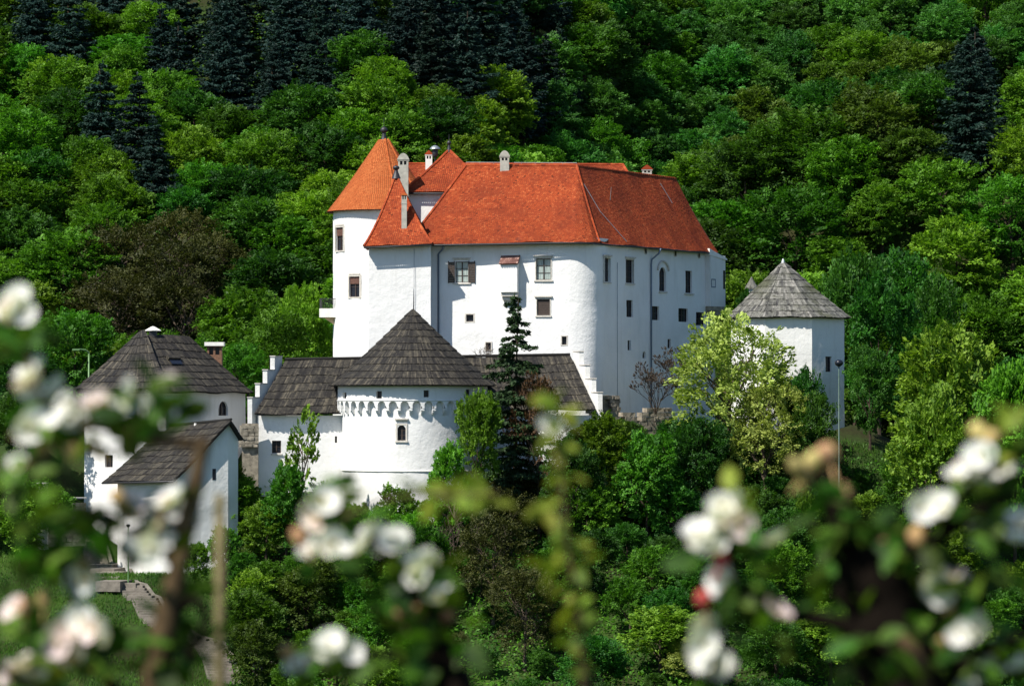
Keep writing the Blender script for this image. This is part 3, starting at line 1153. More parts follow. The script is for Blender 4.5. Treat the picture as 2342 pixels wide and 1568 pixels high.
# ---- square corner tower in front
sq = thing('square_tower', P(914, 935, 350), 'white square corner tower with concave orange pyramid roof and ball finial', 'tower')
ql, qr = XY(843, 350.9), XY(985, 350.6)
sp = Path([(ql[0] + 0.2, 357), ql, qr, (qr[0] - 0.05, 356), (ql[0] + 0.2, 357)])
zse = P(914, 560, 349.9).z
wall_mesh(sp, -4, zse + 0.25, [], M['plaster'], sq, 'wall', 0.8, 0.9, rough=0.045)
sa = P(906, 398, 354.0)
b0, b1 = P(832, 564, 349.8), P(989, 557, 349.5)
b2, b3 = Vector((b1.x + 0.15, 356.5, b1.z)), Vector((b0.x, 357, b0.z))
mbt, mbb, mbr = MB(), MB(), MB()
for i, (p, q) in enumerate(((b0, b1), (b1, b2), (b2, b3), (b3, b0))):
    Sf = ruled([p, q], [sa, sa], 0.55)
    if i in (0, 1, 3): tiles(Sf, mbt, 0.20, 0.17)
    slab(Sf, 6, 10, 0, 0.14, mbb)
    ridge_caps(edge(Sf, 0.0, 12), mbr, 0.12, 0.36)
sr = mbb.build('roof', M['tile_base'], sq)
props(mbt.build('roof_tile', M['tile'], sr), kind='stuff')
mbr.build('ridge_cap', M['tile'], sr)
finial(sq, sa + Vector((0, 0, -0.1)), 0.85, 0.3, 0.05)
gutter(sq, [b0 + Vector((0, -0.03, -0.1)), b1 + Vector((0, -0.03, -0.1))], 0.07)
mb = MB()
x = P(947, 600, 350.4).x
mb.tube([(x, 350.55, P(947, 568, 350.5).z), (x, 350.55, P(947, 720, 350.5).z)], [0.02, 0.02], 4)
mb.build('lightning_cable', M['pipe'], sq)


def slim_chimney(parent, u0, u1, vt, vb, Y, orange):
    a, b = P(u0, vb, Y), P(u1, vb, Y)
    zt = P(u0, vt, Y).z
    wd, cx = b.x - a.x, (a.x + b.x) / 2
    hh = zt - a.z
    mb = MB()
    mb.cbox((cx, Y, (a.z - 1 + zt - 0.55) / 2), wd * 0.86, wd * 0.95, zt - 0.55 - a.z + 1)
    mb.cbox((cx, Y, zt - 0.95), wd * 0.95, wd * 1.05, 0.09)
    for x in (-0.36, 0, 0.36):
        mb.cbox((cx + x * wd, Y, zt - 0.37), wd * 0.16, wd * 0.9, 0.36)
    ch = mb.build('chimney', M['chimney'], parent)
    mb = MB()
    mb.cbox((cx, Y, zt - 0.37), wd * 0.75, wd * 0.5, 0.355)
    mb.build('flue', M['glass'], ch)  # dark core coloured as the shade inside the chimney head
    mb = MB()
    for i, ww in enumerate((1.1, 0.9, 0.5)):
        mb.cbox((cx, Y, zt - 0.13 + 0.085 * i), wd * ww, wd * ww, 0.083)
    mb.build('cap', M['tile_new' if orange else 'chimney'], ch)
    return ch


slim_chimney(sq, 917.5, 931.5, 443, 513, 351.2, True)
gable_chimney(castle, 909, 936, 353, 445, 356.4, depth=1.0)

# ---- round tower
rt_c = P(878, 480, 366.0)
rt = thing('round_tower', (rt_c.x, 366.0, 0), 'tall round white tower with bright orange cone roof and ball finial', 'tower')
rr = (878 - 762) * K * 366.0
circ = [(rt_c.x + rr * math.sin(a), 366.0 - rr * math.cos(a)) for a in [math.radians(-180 + 6 * i) for i in range(61)]]
tmp = Path(circ)
RP = Path(circ, (tmp.L * 0.26, tmp.L * 0.74))
r_w = [Win(RP, 769, 785.5, 520, 573), Win(RP, 799, 823, 632, 679)]
zre = P(878, 484, 366.0).z
wall_mesh(RP, -5, zre + 0.1, [w.opening() for w in r_w], M['plaster'], rt, 'wall', 0.5, 0.9, rough=0.04)
for w in r_w: window(w, rt, surround=0.16, blind=0.36, rows=2, ears=True)
top = P(878, 320, 366.0)
mbt, mbb = MB(), MB()
re_ = 130 * K * 366.0
Sf = conic((rt_c.x, 366.0), re_, zre - 0.05, 0.55, top.z, -180, 180, 0.12)
tiles(Sf, mbt)
slab(Sf, 48, 10, 0, 0.14, mbb)
rr_ = mbb.build('roof', M['tile_base'], rt)
props(mbt.build('roof_tile', M['tile_new'], rr_), kind='stuff')
mb = MB()
ridge_caps([Sf(0.545, i / 12) + Vector((0, -0.03, 0.03)) for i in range(13)], mb, 0.1, 0.36)
ridge_caps([Sf(0.64, i / 12) + Vector((0, -0.03, 0.03)) for i in range(13)], mb, 0.1, 0.36)
mb.build('ridge_cap', M['tile_new'], rr_)
finial(rt, (rt_c.x, 366.0, top.z - 0.05), 1.25, 0.33, 1.0)
# small balcony on its left side
mb = MB()
ba, bz = P(732, 706, 365.5), P(770, 726, 365.5)
mb.box(Vector((ba.x, 364.1, bz.z)), Vector((bz.x - ba.x, 0, 0)), Vector((0, 3.0, 0)), Vector((0, 0, ba.z - bz.z)))
bal = mb.build('balcony', M['whitecap'], rt)
mb = MB()
xx = bz.x
zb_ = P(740, 746, 365.5).z
mb.mesh([(ba.x + 0.35, 364.5, bz.z - 0.002), (xx, 364.5, bz.z - 0.002), (xx, 364.5, zb_), (ba.x + 0.35, 365.2, bz.z - 0.002), (xx, 365.2, bz.z - 0.002), (xx, 365.2, zb_)],
        [(0, 2, 1), (3, 4, 5), (0, 3, 5, 2), (1, 2, 5, 4), (0, 1, 4, 3)])
mb.build('bracket', M['ochre'], bal)
mb = MB()
rz = P(740, 684, 365.5).z
for i in range(9):
    x = ba.x + 0.08 + (xx - ba.x - 0.1) * i / 8
    mb.tube([(x, 364.2, ba.z), (x, 364.2, rz)], [0.03, 0.03], 5)
mb.tube([(ba.x, 364.2, rz), (xx, 364.2, rz)], [0.04, 0.04], 5)
for i in range(10):
    y = 364.2 + 2.8 * i / 9
    mb.tube([(ba.x + 0.05, y, ba.z), (ba.x + 0.05, y, rz)], [0.03, 0.03], 5)
mb.tube([(ba.x + 0.05, 364.2, rz), (ba.x + 0.05, 367.0, rz)], [0.04, 0.04], 5)
mb.build('railing', M['iron'], bal)

# ------------------------------------------------------------------ bastion (front round tower)
bc = P(944, 880, 338.5)
BY = 338.5
bast = thing('bastion', (bc.x, BY, -9), 'squat round white bastion with grey shingled cone roof and arched gallery', 'tower')
ru, rl = 171 * K * BY, 161 * K * BY
zg = P(944, 918, 331.6).z


def ring(r):
    return [(bc.x + r * math.sin(a), BY - r * math.cos(a)) for a in [math.radians(-180 + 5 * i) for i in range(73)]]


tmp = Path(ring(ru))
BU = Path(ring(ru), (tmp.L * 0.255, tmp.L * 0.745))
tmp = Path(ring(rl))
BL = Path(ring(rl), (tmp.L * 0.255, tmp.L * 0.745))
zbe = P(944, 881, BY).z
uw = [Win(BU, 860, 873, 894, 911), Win(BU, 969, 981, 892, 908), Win(BU, 783, 792, 897, 911), Win(BU, 1066, 1077, 890, 906)]
wall_mesh(BU, zg, zbe + 0.35, [w.opening() for w in uw], M['plaster'], bast, 'gallery_wall', 0.5, 0.6)
for w in uw: window(w, bast, cols=1, rows=1, deep=0.28)
lw = [Win(BL, 909, 928, 972, 1007)]
zstr = P(944, 1077, 332).z
wall_mesh(BL, -16, zg + 0.6, [w.opening() for w in lw], M['plaster'], bast, 'wall', 0.5, 0.8, rough=0.05, flare=lambda z: 0.0 if z > zstr else 0.02 - (zstr - z) * 0.012)
window(lw[0], bast, arch=True, surround=0.16, sill=0.2, hood=0.5, rows=3)
mb = MB()
sr_ = [(bc.x + (rl + 0.04) * math.sin(a), BY - (rl + 0.04) * math.cos(a), zstr) for a in [math.radians(-100 + 4 * i) for i in range(51)]]
mb.tube(sr_, [0.07] * len(sr_), 6)
mb.build('string_course', M['plaster_old'], bast)
# machicolation: one arched bay repeated round the drum
NB = 40
bw = 2 * math.pi / NB
arch_top, spring, pier, corb = zg + 0.10, zg - 0.33, zg - 0.62, zg - 1.05
mb = MB()
hwa = ru * bw / 2
ra = hwa * 0.70
nA = 8


def rp(x, z, r):
    a = x / ru
    return Vector((r * math.sin(a), -r * math.cos(a), z))


xsA = [-hwa, -ra] + [-ra * math.cos(math.pi * i / nA) for i in range(1, nA)] + [ra, hwa]
zsA = [None, spring] + [spring + ra * math.sin(math.pi * i / nA) for i in range(1, nA)] + [spring, None]
zs_ = [pier, None]
ztop = zg + 0.06
for i in range(len(xsA) - 1):
    x0, x1 = xsA[i], xsA[i + 1]
    z0 = pier if zsA[i] is None or i == 0 else zsA[i]
    z1 = pier if zsA[i + 1] is None or i == len(xsA) - 2 else zsA[i + 1]
    if i == 0: z0 = z1 = pier
    mb.face([rp(x0, z0, ru + 0.05), rp(x1, z1, ru + 0.05), rp(x1, ztop, ru + 0.05), rp(x0, ztop, ru + 0.05)])
    mb.face([rp(x0, z0, rl - 0.02), rp(x1, z1, rl - 0.02), rp(x1, z1, ru + 0.05), rp(x0, z0, ru + 0.05)])
for x, sg in ((-ra, 1), (ra, -1)):
    q = [rp(x, pier, rl - 0.02), rp(x, pier, ru + 0.05), rp(x, spring, ru + 0.05), rp(x, spring, rl - 0.02)]
    mb.face(q if sg > 0 else q[::-1])
mb.face([rp(-hwa, ztop, ru + 0.05), rp(hwa, ztop, ru + 0.05), rp(hwa, ztop, ru - 0.02), rp(-hwa, ztop, ru - 0.02)])
# stepped corbel under the left pier
cw = hwa - ra
for (z1, z0, r) in ((pier, pier - 0.2, ru + 0.02), (pier - 0.2, pier - 0.38, ru - 0.12), (pier - 0.38, pier - 0.52, ru - 0.24)):
    x0, x1 = -hwa - cw * 0.95, -hwa + cw * 0.95
    v = [rp(x0, z0, rl - 0.05), rp(x1, z0, rl - 0.05), rp(x1, z0, r), rp(x0, z0, r), rp(x0, z1, rl - 0.05), rp(x1, z1, rl - 0.05), rp(x1, z1, r), rp(x0, z1, r)]
    mb.mesh(v, [(0, 1, 2, 3)[::-1], (4, 5, 6, 7), (3, 2, 6, 7), (2, 1, 5, 6), (0, 3, 7, 4)])
ame = mb.data('corbel_arch', M['plaster'])
for i in range(NB):
    a = (i + 0.5) * bw - math.pi
    if abs(a) > math.radians(112): continue
    o_ = link('corbel_arch', ame, bast, (0, 0, 9))
    o_.rotation_euler = (0, 0, a)
mb = MB()
for r0_, z_ in ((ru + 0.06, zg + 0.1),):
    mb.tube([(bc.x + r0_ * math.sin(a), BY - r0_ * math.cos(a), z_) for a in [math.radians(-110 + 4 * i) for i in range(56)]], [0.05] * 56, 5)
mb.build('moulding', M['plaster'], bast)
# roof
bt = P(946, 707, BY)
rbe = 189 * K * BY
Sb_ = conic((bc.x, BY), rbe, zbe, 0.06, bt.z, -180, 180, 0.18)
mbb = MB()
slab(Sb_, 60, 8, 0, 0.12, mbb)
br = mbb.build('roof', M['shingle_base'], bast)
Sv = conic((bc.x, BY), rbe, zbe, 0.06, bt.z, -115, 115, 0.18)
shingle_rows(Sv, br, 11)
mb = MB()
mb.tube([bt + Vector((0, 0, -0.3)), bt + Vector((0, 0, 0.15)), bt + Vector((0, 0, 1.9))], [0.14, 0.05, 0.015], 8)
mb.build('spike', M['iron'], bast)

# ------------------------------------------------------------------ stepped-gable house behind the bastion
gh = thing('stepped_gable_house', P(970, 1090, 340), 'long low white house with grey shingle roof between stepped gables', 'house')
ga, gb = XY(589, 338.3), XY(1352, 341.0)
gc, gd = XY(1306, 349), XY(655, 347)
gp = Path([gd, ga, gb, gc, gd], None)
tmp = Path([gd, ga, gb, gc, gd])
gp = Path([gd, ga, gb, gc, gd], (tmp.s[1], tmp.s[2]))
zge = P(589, 947, 337.6).z
gw = [Win(gp, 622, 643, 1007, 1036), Win(gp, 766, 771, 997, 1012), Win(gp, 1245, 1262, 985, 1008)]
wall_mesh(gp, -14, zge - 0.12, [w.opening() for w in gw], M['plaster'], gh, 'wall', 0.8, 0.9, rough=0.06)
window(gw[0], gh, rows=2, surround=0.0, sill=0.1)
window(gw[1], gh, cols=1, rows=1)
window(gw[2], gh, rows=2, sill=0.1)
ge0, ge1 = P(583, 947, 337.5), P(1361, 933, 340.2)
ge1.z = P(1361, 935, 340.2).z
gr0, gr1 = P(652, 824, 343.0), P(1304, 813, 345.2)
Sg = ruled([ge0.lerp(ge1, i / 4) for i in range(5)], [gr0.lerp(gr1, i / 4) for i in range(5)], 0.05)
mbb = MB()
slab(Sg, 20, 6, 0, 0.14, mbb)
gbk0, gbk1 = Vector((gr0.x + 2.6, 349, ge0.z)), Vector((gr1.x - 2.6, 351, ge0.z))
slab(ruled([gbk1, gbk0], [gr1, gr0]), 10, 4, 0, 0.14, mbb)
gro = mbb.build('roof', M['shingle_base'], gh)
shingle_rows(Sg, gro, 7)
mb = MB()
mb.tube([gr0 + Vector((0, 0, 0.12)), gr1 + Vector((0, 0, 0.12))], [0.13, 0.13], 6)
mb.build('ridge_board', M['shingle_base'], gro)


def stepped(parent, pa, pb, nst, side, th=0.42, over=0.34):
    """stepped gable: blocks climbing from eave point pa to ridge point pb"""
    d = pb - pa
    out = Vector((side, 0, 0))
    for i in range(nst):
        q0, q1 = pa + d * (i / nst), pa + d * ((i + 1) / nst)
        mb = MB()
        run = Vector((q1.x - q0.x, q1.y - q0.y, 0))
        if side < 0:
            o0 = Vector((q0.x - th - 0.28 , q0.y, q0.z - 1.6))
        else:
            o0 = Vector((q0.x + 0.28, q0.y, q0.z - 1.6))
        ztop_ = q1.z + over
        mb.box(o0, Vector((th, 0, 0)), run, Vector((0, 0, ztop_ - o0.z)))
        st = mb.build('gable_step', M['plaster_old'], parent)
        mb = MB()
        mb.box(Vector((o0.x - 0.06, o0.y - 0.07, ztop_ + 0.003)), Vector((th + 0.12, 0, 0)), run + Vector((0, 0.14, 0)), Vector((0, 0, 0.09)))
        mb.build('coping', M['trim'], st)


stepped(gh, ge0 + Vector((0, 0.3, -0.1)), gr0, 4, -1)
stepped(gh, ge1 + Vector((0, 0.3, -0.1)), gr1, 4, 1)

# ------------------------------------------------------------------ hip-roofed house at left
hh = thing('hip_roof_house', P(380, 1170, 338), 'tall white house with broad grey hipped shingle roof and small ridge vent', 'house')
hA, hB, hC, hD, hE_ = XY(193, 341.5), XY(380, 334.8), XY(562, 347.2), XY(430, 356), XY(240, 352)
hp0 = [hE_, hA, hB, hC, hD, hE_]
tmp = Path(hp0)
HPf = Path(hp0, (tmp.s[1], tmp.s[2]))
HPr = Path(hp0, (tmp.s[2], tmp.s[3]))
zhe = P(193, 897, 341).z
hw_ = [Win(HPf, 234, 241, 930, 941), Win(HPr, 500, 521, 917, 950), Win(HPf, 240, 258, 1040, 1068)]
wall_mesh(HPr, -16, zhe + 0.1, [w.opening() for w in hw_], M['plaster'], hh, 'wall', 0.8, 0.9, rough=0.05)
window(hw_[0], hh, cols=1, rows=1)
window(hw_[1], hh, arch=True, rows=2)
window(hw_[2], hh, rows=2)
eA, eB, eC = P(177, 896, 340.6), P(388, 897.5, 333.6), P(578, 898, 347.0)
eB.z = eA.z; eC.z = eA.z
eD, eE = Vector((hD[0], 357, eA.z)), Vector((hE_[0] - 0.8, 353, eA.z))
h0, h1 = P(325, 765, 343.5), P(432, 768, 346.5)
mbb = MB()
arcL = [eE, Vector((eA.x - 0.1, 346, eA.z)), eA, P(250, 897, 336.8), P(320, 897, 334.3), eB]
for p in arcL: p.z = eA.z
Sl = ruled(arcL[2:], [h0 + Vector((0, 0, 0.12))] * 3 + [h0 + Vector((0.35, 0, 0.2))], 0.15)
Sr = ruled([eB, eB.lerp(eC, 0.5), eC], [h0, h0.lerp(h1, 0.5), h1], 0.15)
slab(Sl, 14, 7, 0.34, 0.50, mbb)
slab(Sr, 14, 7, 0, 0.14, mbb)
slab(ruled([eC, eD], [h1, h1]), 4, 5, 0, 0.14, mbb)
slab(ruled([eD, eE], [h1, h0]), 4, 5, 0, 0.14, mbb)
slab(ruled([eE, eA], [h0, h0]), 4, 5, 0, 0.14, mbb)
hr = mbb.build('roof', M['shingle_base'], hh)


def lifted(Sf, d):
    def g(a, t): return Sf(a, t) + normal(Sf, min(max(a, 0.01), 0.99), min(t, 0.97)) * d
    return g


shingle_rows(lifted(Sl, 0.34), hr, 8)
shingle_rows(Sr, hr, 8)
# dormer: a dark panel colours in the shade of its opening
q = Sr(0.30, 0.52)
nn = normal(Sr, 0.3, 0.5)
tt = (Sr(0.5, 0.5) - Sr(0.3, 0.5)).normalized()
uu = (Sr(0.3, 0.6) - Sr(0.3, 0.5)).normalized()
mb = MB()
mb.box(q - tt * 0.75 - uu * 0.4 + nn * 0.13, tt * 1.6, uu * 0.75, nn * 0.05)
dm = mb.build('hatch_shade_panel', M['glass'], hr)
mb = MB()
mb.box(q - tt * 0.85 + uu * 0.37 + nn * 0.05, tt * 1.8, uu * 0.5, nn * 0.28)
mb.build('hatch_lid', M['shingle'], dm)
# ridge vent
mb = MB()
rvc = P(350, 764, 344.2)
mb.cbox(rvc + Vector((0, 0, 0.1)), 0.7, 0.7, 0.7)
rv = mb.build('ridge_vent', M['iron'], hh)
mb = MB()
mb.lathe(rvc + Vector((0, 0, 0.33)), [(0.78, 0.0), (0.72, 0.06), (0.35, 0.28), (0.1, 0.40), (0.02, 0.42)], 4)
mb.build('cap', M['whitecap'], rv)
# brick chimney with white slab
ca, cb = P(474, 828, 350), P(508, 793, 350)
mb = MB()
cxm = (ca.x + cb.x) / 2
mb.cbox((cxm, 350, (ca.z - 2 + cb.z - 0.75) / 2), cb.x - ca.x, 1.1, cb.z - 0.75 - ca.z + 2)
for dx in (-0.42, 0, 0.42):
    mb.cbox((cxm + dx * (cb.x - ca.x), 350, cb.z - 0.38), 0.2, 1.0, 0.74)
mb.cbox((cxm, 350, cb.z + 0.02), (cb.x - ca.x) * 1.1, 1.25, 0.1)
hc = mb.build('chimney', M['brick'], hh)
mb = MB()
mb.cbox((cxm, 350, cb.z + 0.27), (cb.x - ca.x) * 1.3, 1.5, 0.36)
mb.build('cap', M['whitecap'], hc)
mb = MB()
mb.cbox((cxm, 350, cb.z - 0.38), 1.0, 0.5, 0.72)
mb.build('flue', M['glass'], hc)  # near-black block as the shade behind the brick piers
hq = P(568, 930, 346.5)
downpipe(hh, [(hq.x, 346.4, zhe), (hq.x, 346.4, -3)], 0.12, 'wood')

# ------------------------------------------------------------------ small lean house in front of it
lh = thing('small_house', P(400, 1250, 324), 'small white gabled house with dark weathered shingle roof below the hip roof', 'house')
Kf, Kb = P(529, 961, 326.0), P(376, 976, 336.0)
Fe, Ge = P(397, 1098, 324.0), P(235, 1102, 333.5)
Mf = P(556, 1004, 326.9)
Mb_ = Mf + (Kb - Kf)
off = (Kb - Kf).normalized()
SL = ruled([Ge, Fe], [Kb, Kf], 0.04)
SR = ruled([Mf, Mb_], [Kf, Kb], 0.0)
mbb = MB()
slab(SL, 8, 5, 0, 0.16, mbb)
slab(SR, 6, 2, 0, 0.16, mbb)
lr = mbb.build('roof', M['shingle_base'], lh)
shingle_rows(SL, lr, 9, 0.18)
shingle_rows(SR, lr, 2, 0.24)
mb = MB()
mb.tube([Kf + Vector((0, 0, 0.1)), Kb + Vector((0, 0, 0.1))], [0.12, 0.12], 6)
mb.build('ridge_board', M['shingle_base'], lr)
# walls: gable towards the right front, long wall towards the left front
ins = off * 0.55
dn = (Fe - Kf); dn.normalize()
g0 = Fe - dn * 0.9 + ins
g1 = Kf + ins
g2 = Mf + ins - (Mf - Kf).normalized() * 0.35
bk = (Kb - Kf) - ins * 2
fl = [g0, g1, g2]
mb = MB()


def low(p, z): return Vector((p.x, p.y, z))


dz_ = Vector((0, 0, -0.2))
n_ = 10
for a, b in ((g0, g1), (g1, g2)):
    for i in range(n_):
        p, q = a.lerp(b, i / n_), a.lerp(b, (i + 1) / n_)
        mb.face([low(p, -19), low(q, -19), q + dz_, p + dz_])
mb.face([low(g0 + bk, -19), low(g0, -19), g0 + dz_, g0 + bk + dz_])
mb.face([low(g2, -19), low(g2 + bk, -19), g2 + bk + dz_, g2 + dz_])
mb.face([low(g2 + bk, -19), low(g0 + bk, -19), g0 + bk + dz_, g1 + bk + dz_, g2 + bk + dz_])
mb.build('wall', M['plaster_old'], lh)
gutter(lh, [Ge + Vector((-0.05, -0.05, -0.1)), Fe + Vector((-0.05, -0.05, -0.1))], 0.09)
# pipe-like flue with a white neck on the ridge
fp = P(447, 986, 331)
mb = MB()
mb.lathe(fp + Vector((0, 0, -0.5)), [(0.17, 0), (0.15, 0.9), (0.12, 1.25)], 8)
mb.build('flue', M['whitecap'], lh)
# dark open window slot in the gable
gn = (g1 - g0).cross(Vector((0, 0, 1))); gn.z = 0; gn.normalize()
if gn.y > 0: gn = -gn
gt = Vector((-gn.y, gn.x, 0))
gt = gt if gt.x > 0 else -gt
wq = g0.lerp(g1, 0.72); wq.z = P(480, 1080, 324).z
mb = MB()
mb.box(wq + gn * 0.02 - gt * 0.15 + Vector((0, 0, -0.7)), gt * 0.32, -gn * 0.08, Vector((0, 0, 1.0)))
mb.build('window', M['glass'], lh)

# ------------------------------------------------------------------ octagonal tower at right
OY = 352.0
oc = P(1801, 725, OY)
ot = thing('octagonal_tower', (oc.x, OY, -6), 'white eight-sided tower with pale silvery shingle pyramid roof right of castle', 'tower')
step8 = math.pi / 4
ro = 5.85
rot8 = math.radians(19)           # angle of the corner seen at the right of the lit face
pts8 = [(oc.x + ro * math.sin(rot8 + step8 * k), OY - ro * math.cos(rot8 + step8 * k)) for k in range(-5, 4)]
tmp = Path(pts8)
OP = Path(pts8, (tmp.L * 0.32, tmp.L * 0.82))
zoe = P(1809, 727, OY).z
ow = [Win(OP, 1888, 1902, 815, 850)]
wall_mesh(OP, -12, zoe + 0.2, [w.opening() for w in ow], M['plaster_old'], ot, 'wall', 0.7, 0.9, rough=0.06)
window(ow[0], ot, cols=1, rows=2)
sides_rot[0] = rot8
rob = 6.45
oa = P(1791, 597, OY)
fac = []
mbb = MB()
ring8 = [Vector((oc.x + rob * math.sin(rot8 + step8 * k), OY - rob * math.cos(rot8 + step8 * k), zoe - 0.05)) for k in range(8)]
for k in range(8):
    Sf = ruled([ring8[k], ring8[(k + 1) % 8]], [oa, oa], 0.1)
    slab(Sf, 6, 8, 0, 0.12, mbb)
    fac.append(Sf)
orf = mbb.build('roof', M['shingle_base'], ot)
for k in (5, 6, 7, 0, 1):
    shingle_rows(fac[k], orf, 9, 0.20, 'shingle_light')
mb = MB()
mb.lathe(oa, [(0.22, -0.2), (0.12, 0.1), (0.02, 0.25)], 8)
mb.build('finial', M['zinc'], ot)
# small grey turret tip behind it
tq = P(1719, 650, 380)
tt_ = thing('turret', (tq.x, 380, -3), 'tiny grey pointed turret tip just left of the octagonal tower roof', 'turret')
mb = MB()
mb.lathe((tq.x, 380, tq.z - 1.2), [(0.75, 0.7), (0.7, 0.85), (0.3, 1.5), (0.03, 2.0)], 10)
mb.build('roof', M['shingle_light'], tt_)
mb = MB()
mb.lathe((tq.x, 380, -4), [(0.5, 0), (0.5, tq.z + 3.6)], 14)
mb.build('wall', M['plaster_old'], tt_, smooth=True, sharp=40)

# ------------------------------------------------------------------ ruined stone walls
def rubble(parent, a, b, zlo, zhi, th, sw, sh, skip=None, rg=rnd):
    d = Vector((b.x - a.x, b.y - a.y, 0))
    L = d.length
    d.normalize()
    n = Vector((-d.y, d.x, 0))
    rows = max(1, int((zhi - zlo) / sh))
    for r in range(rows):
        x = rg.uniform(-0.2, 0)
        while x < L:
            w_ = sw * rg.uniform(0.65, 1.4)
            w_ = min(w_, L - x + 0.1)
            z0 = zlo + r * sh
            if w_ > 0.15 and not (skip and skip(x + w_ / 2, z0 + sh / 2)):
                mb = MB()
                o_ = Vector((a.x, a.y, z0 + 0.02)) + d * (x + 0.02) - n * rg.uniform(0.0, 0.09)
                hx = sh - 0.035 + rg.uniform(-0.02, 0.02)
                top_in = 0.06
                p = [o_, o_ + d * (w_ - 0.04), o_ + d * (w_ - 0.04) + n * th, o_ + n * th]
                jit = lambda: Vector((rg.uniform(-0.03, 0.03), rg.uniform(-0.03, 0.03), rg.uniform(-0.02, 0.02)))
                lo = [q + jit() for q in p]
                hi = [q + Vector((0, 0, hx)) + jit() for q in p]
                mb.mesh(lo + hi, [(3, 2, 1, 0), (4, 5, 6, 7), (0, 1, 5, 4), (1, 2, 6, 5), (2, 3, 7, 6), (3, 0, 4, 7)])
                mb.build('stone', M['stone'], parent)
            x += w_


ra_ = P(1366, 955, 342.5); rb_ = P(1417, 955, 344.2)
rg_ = thing('stone_arch', ra_, 'short ruined stone block with an arched opening beside the stepped gable', 'stone arch')
ztop_ = P(1366, 903, 342.5).z
cxr = (Vector((rb_.x - ra_.x, rb_.y - ra_.y, 0))).length * 0.48
zar = P(1366, 934, 342.5).z
rubble(rg_, ra_, rb_, ra_.z - 1.5, ztop_, 1.2, 0.5, 0.36, lambda x, z: (x - cxr) ** 2 / 0.55 ** 2 + max(0, z - zar) ** 2 / 0.75 ** 2 < 1 and z > zar - 0.3)
mb = MB()
dd = Vector((rb_.x - ra_.x, rb_.y - ra_.y, 0))
mb.box(Vector((ra_.x, ra_.y, ra_.z - 1.5)) + Vector((0.05, 0.7, 0)), dd * 0.98, Vector((-0.2, 0.5, 0)), Vector((0, 0, ztop_ - ra_.z + 1.4)))
mb.build('core', M['stone'], rg_)
rc_, rd_ = P(1400, 965, 341.5), P(1535, 948, 344.5)
rw = thing('ruined_wall', rc_, 'low crumbling stone wall with gaps at the foot of the shaded castle wall', 'wall')
zt2 = P(1440, 932, 343).z
Lr = (rd_ - rc_).length
rubble(rw, rc_, rd_, rc_.z - 1.6, zt2, 0.9, 0.62, 0.42, lambda x, z: z > zt2 - 1.1 and (Lr * 0.13 < x < Lr * 0.24 or Lr * 0.42 < x < Lr * 0.50) or (z > zt2 - 0.5 and x < Lr * 0.55))
mb = MB()
mb.box(Vector((rc_.x, rc_.y + 0.35, rc_.z - 1.8)), Vector((rd_.x - rc_.x, rd_.y - rc_.y, 0)), Vector((-0.1, 0.5, 0)), Vector((0, 0, zt2 - rc_.z + 0.6)))
mb.build('core', M['stone'], rw)
# stone retaining wall between the two houses
sa_, sb_ = P(553, 1005, 336.5), P(590, 1003, 336.8)
sw_ = thing('retaining_wall', sa_, 'brown stone retaining wall between the hip roof house and the stepped gable', 'wall')
rubble(sw_, sa_, sb_, P(560, 1010, 336.5).z - 0.5, P(560, 966, 336.5).z, 0.7, 0.5, 0.34)
mb = MB()
mb.box(Vector((sa_.x, sa_.y + 0.25, sa_.z - 6)), Vector((sb_.x - sa_.x, 0.3, 0)), Vector((0, 0.5, 0)), Vector((0, 0, P(560, 968, 336.5).z - sa_.z + 6)))
mb.build('core', M['stone'], sw_)
# masonry pier and low wall at far left
pa, pb = P(88, 1155, 330), P(110, 1106, 330)
pier_t = thing('gate_pier', (pa.x, 330, pa.z), 'square pale masonry pier at the left edge beside a low wall', 'pier')
mb = MB()
mb.cbox(((pa.x + pb.x) / 2, 330, (pa.z - 4.0 + pb.z) / 2), pb.x - pa.x, 0.85, pb.z - pa.z + 4.0)
mb.build('shaft', M['trim'], pier_t)
mb = MB()
mb.cbox(((pa.x + pb.x) / 2, 330, pb.z + 0.06), (pb.x - pa.x) * 1.2, 1.05, 0.12)
mb.build('cap', M['trim'], pier_t)
la, lb = P(113, 1139, 330.3), P(196, 1139, 333)
lw_ = thing('low_wall', la, 'low pale stone wall running from the pier to the white house', 'wall')
rubble(lw_, P(113, 1160, 330.3), P(196, 1160, 333), P(113, 1165, 330).z - 3.4, la.z - 0.08, 0.5, 0.7, 0.4)
mb = MB()
mb.box(la + Vector((0, -0.1, -0.02)), lb - la, Vector((0, 0.7, 0)), Vector((0, 0, 0.12)))
mb.build('coping', M['trim'], lw_)

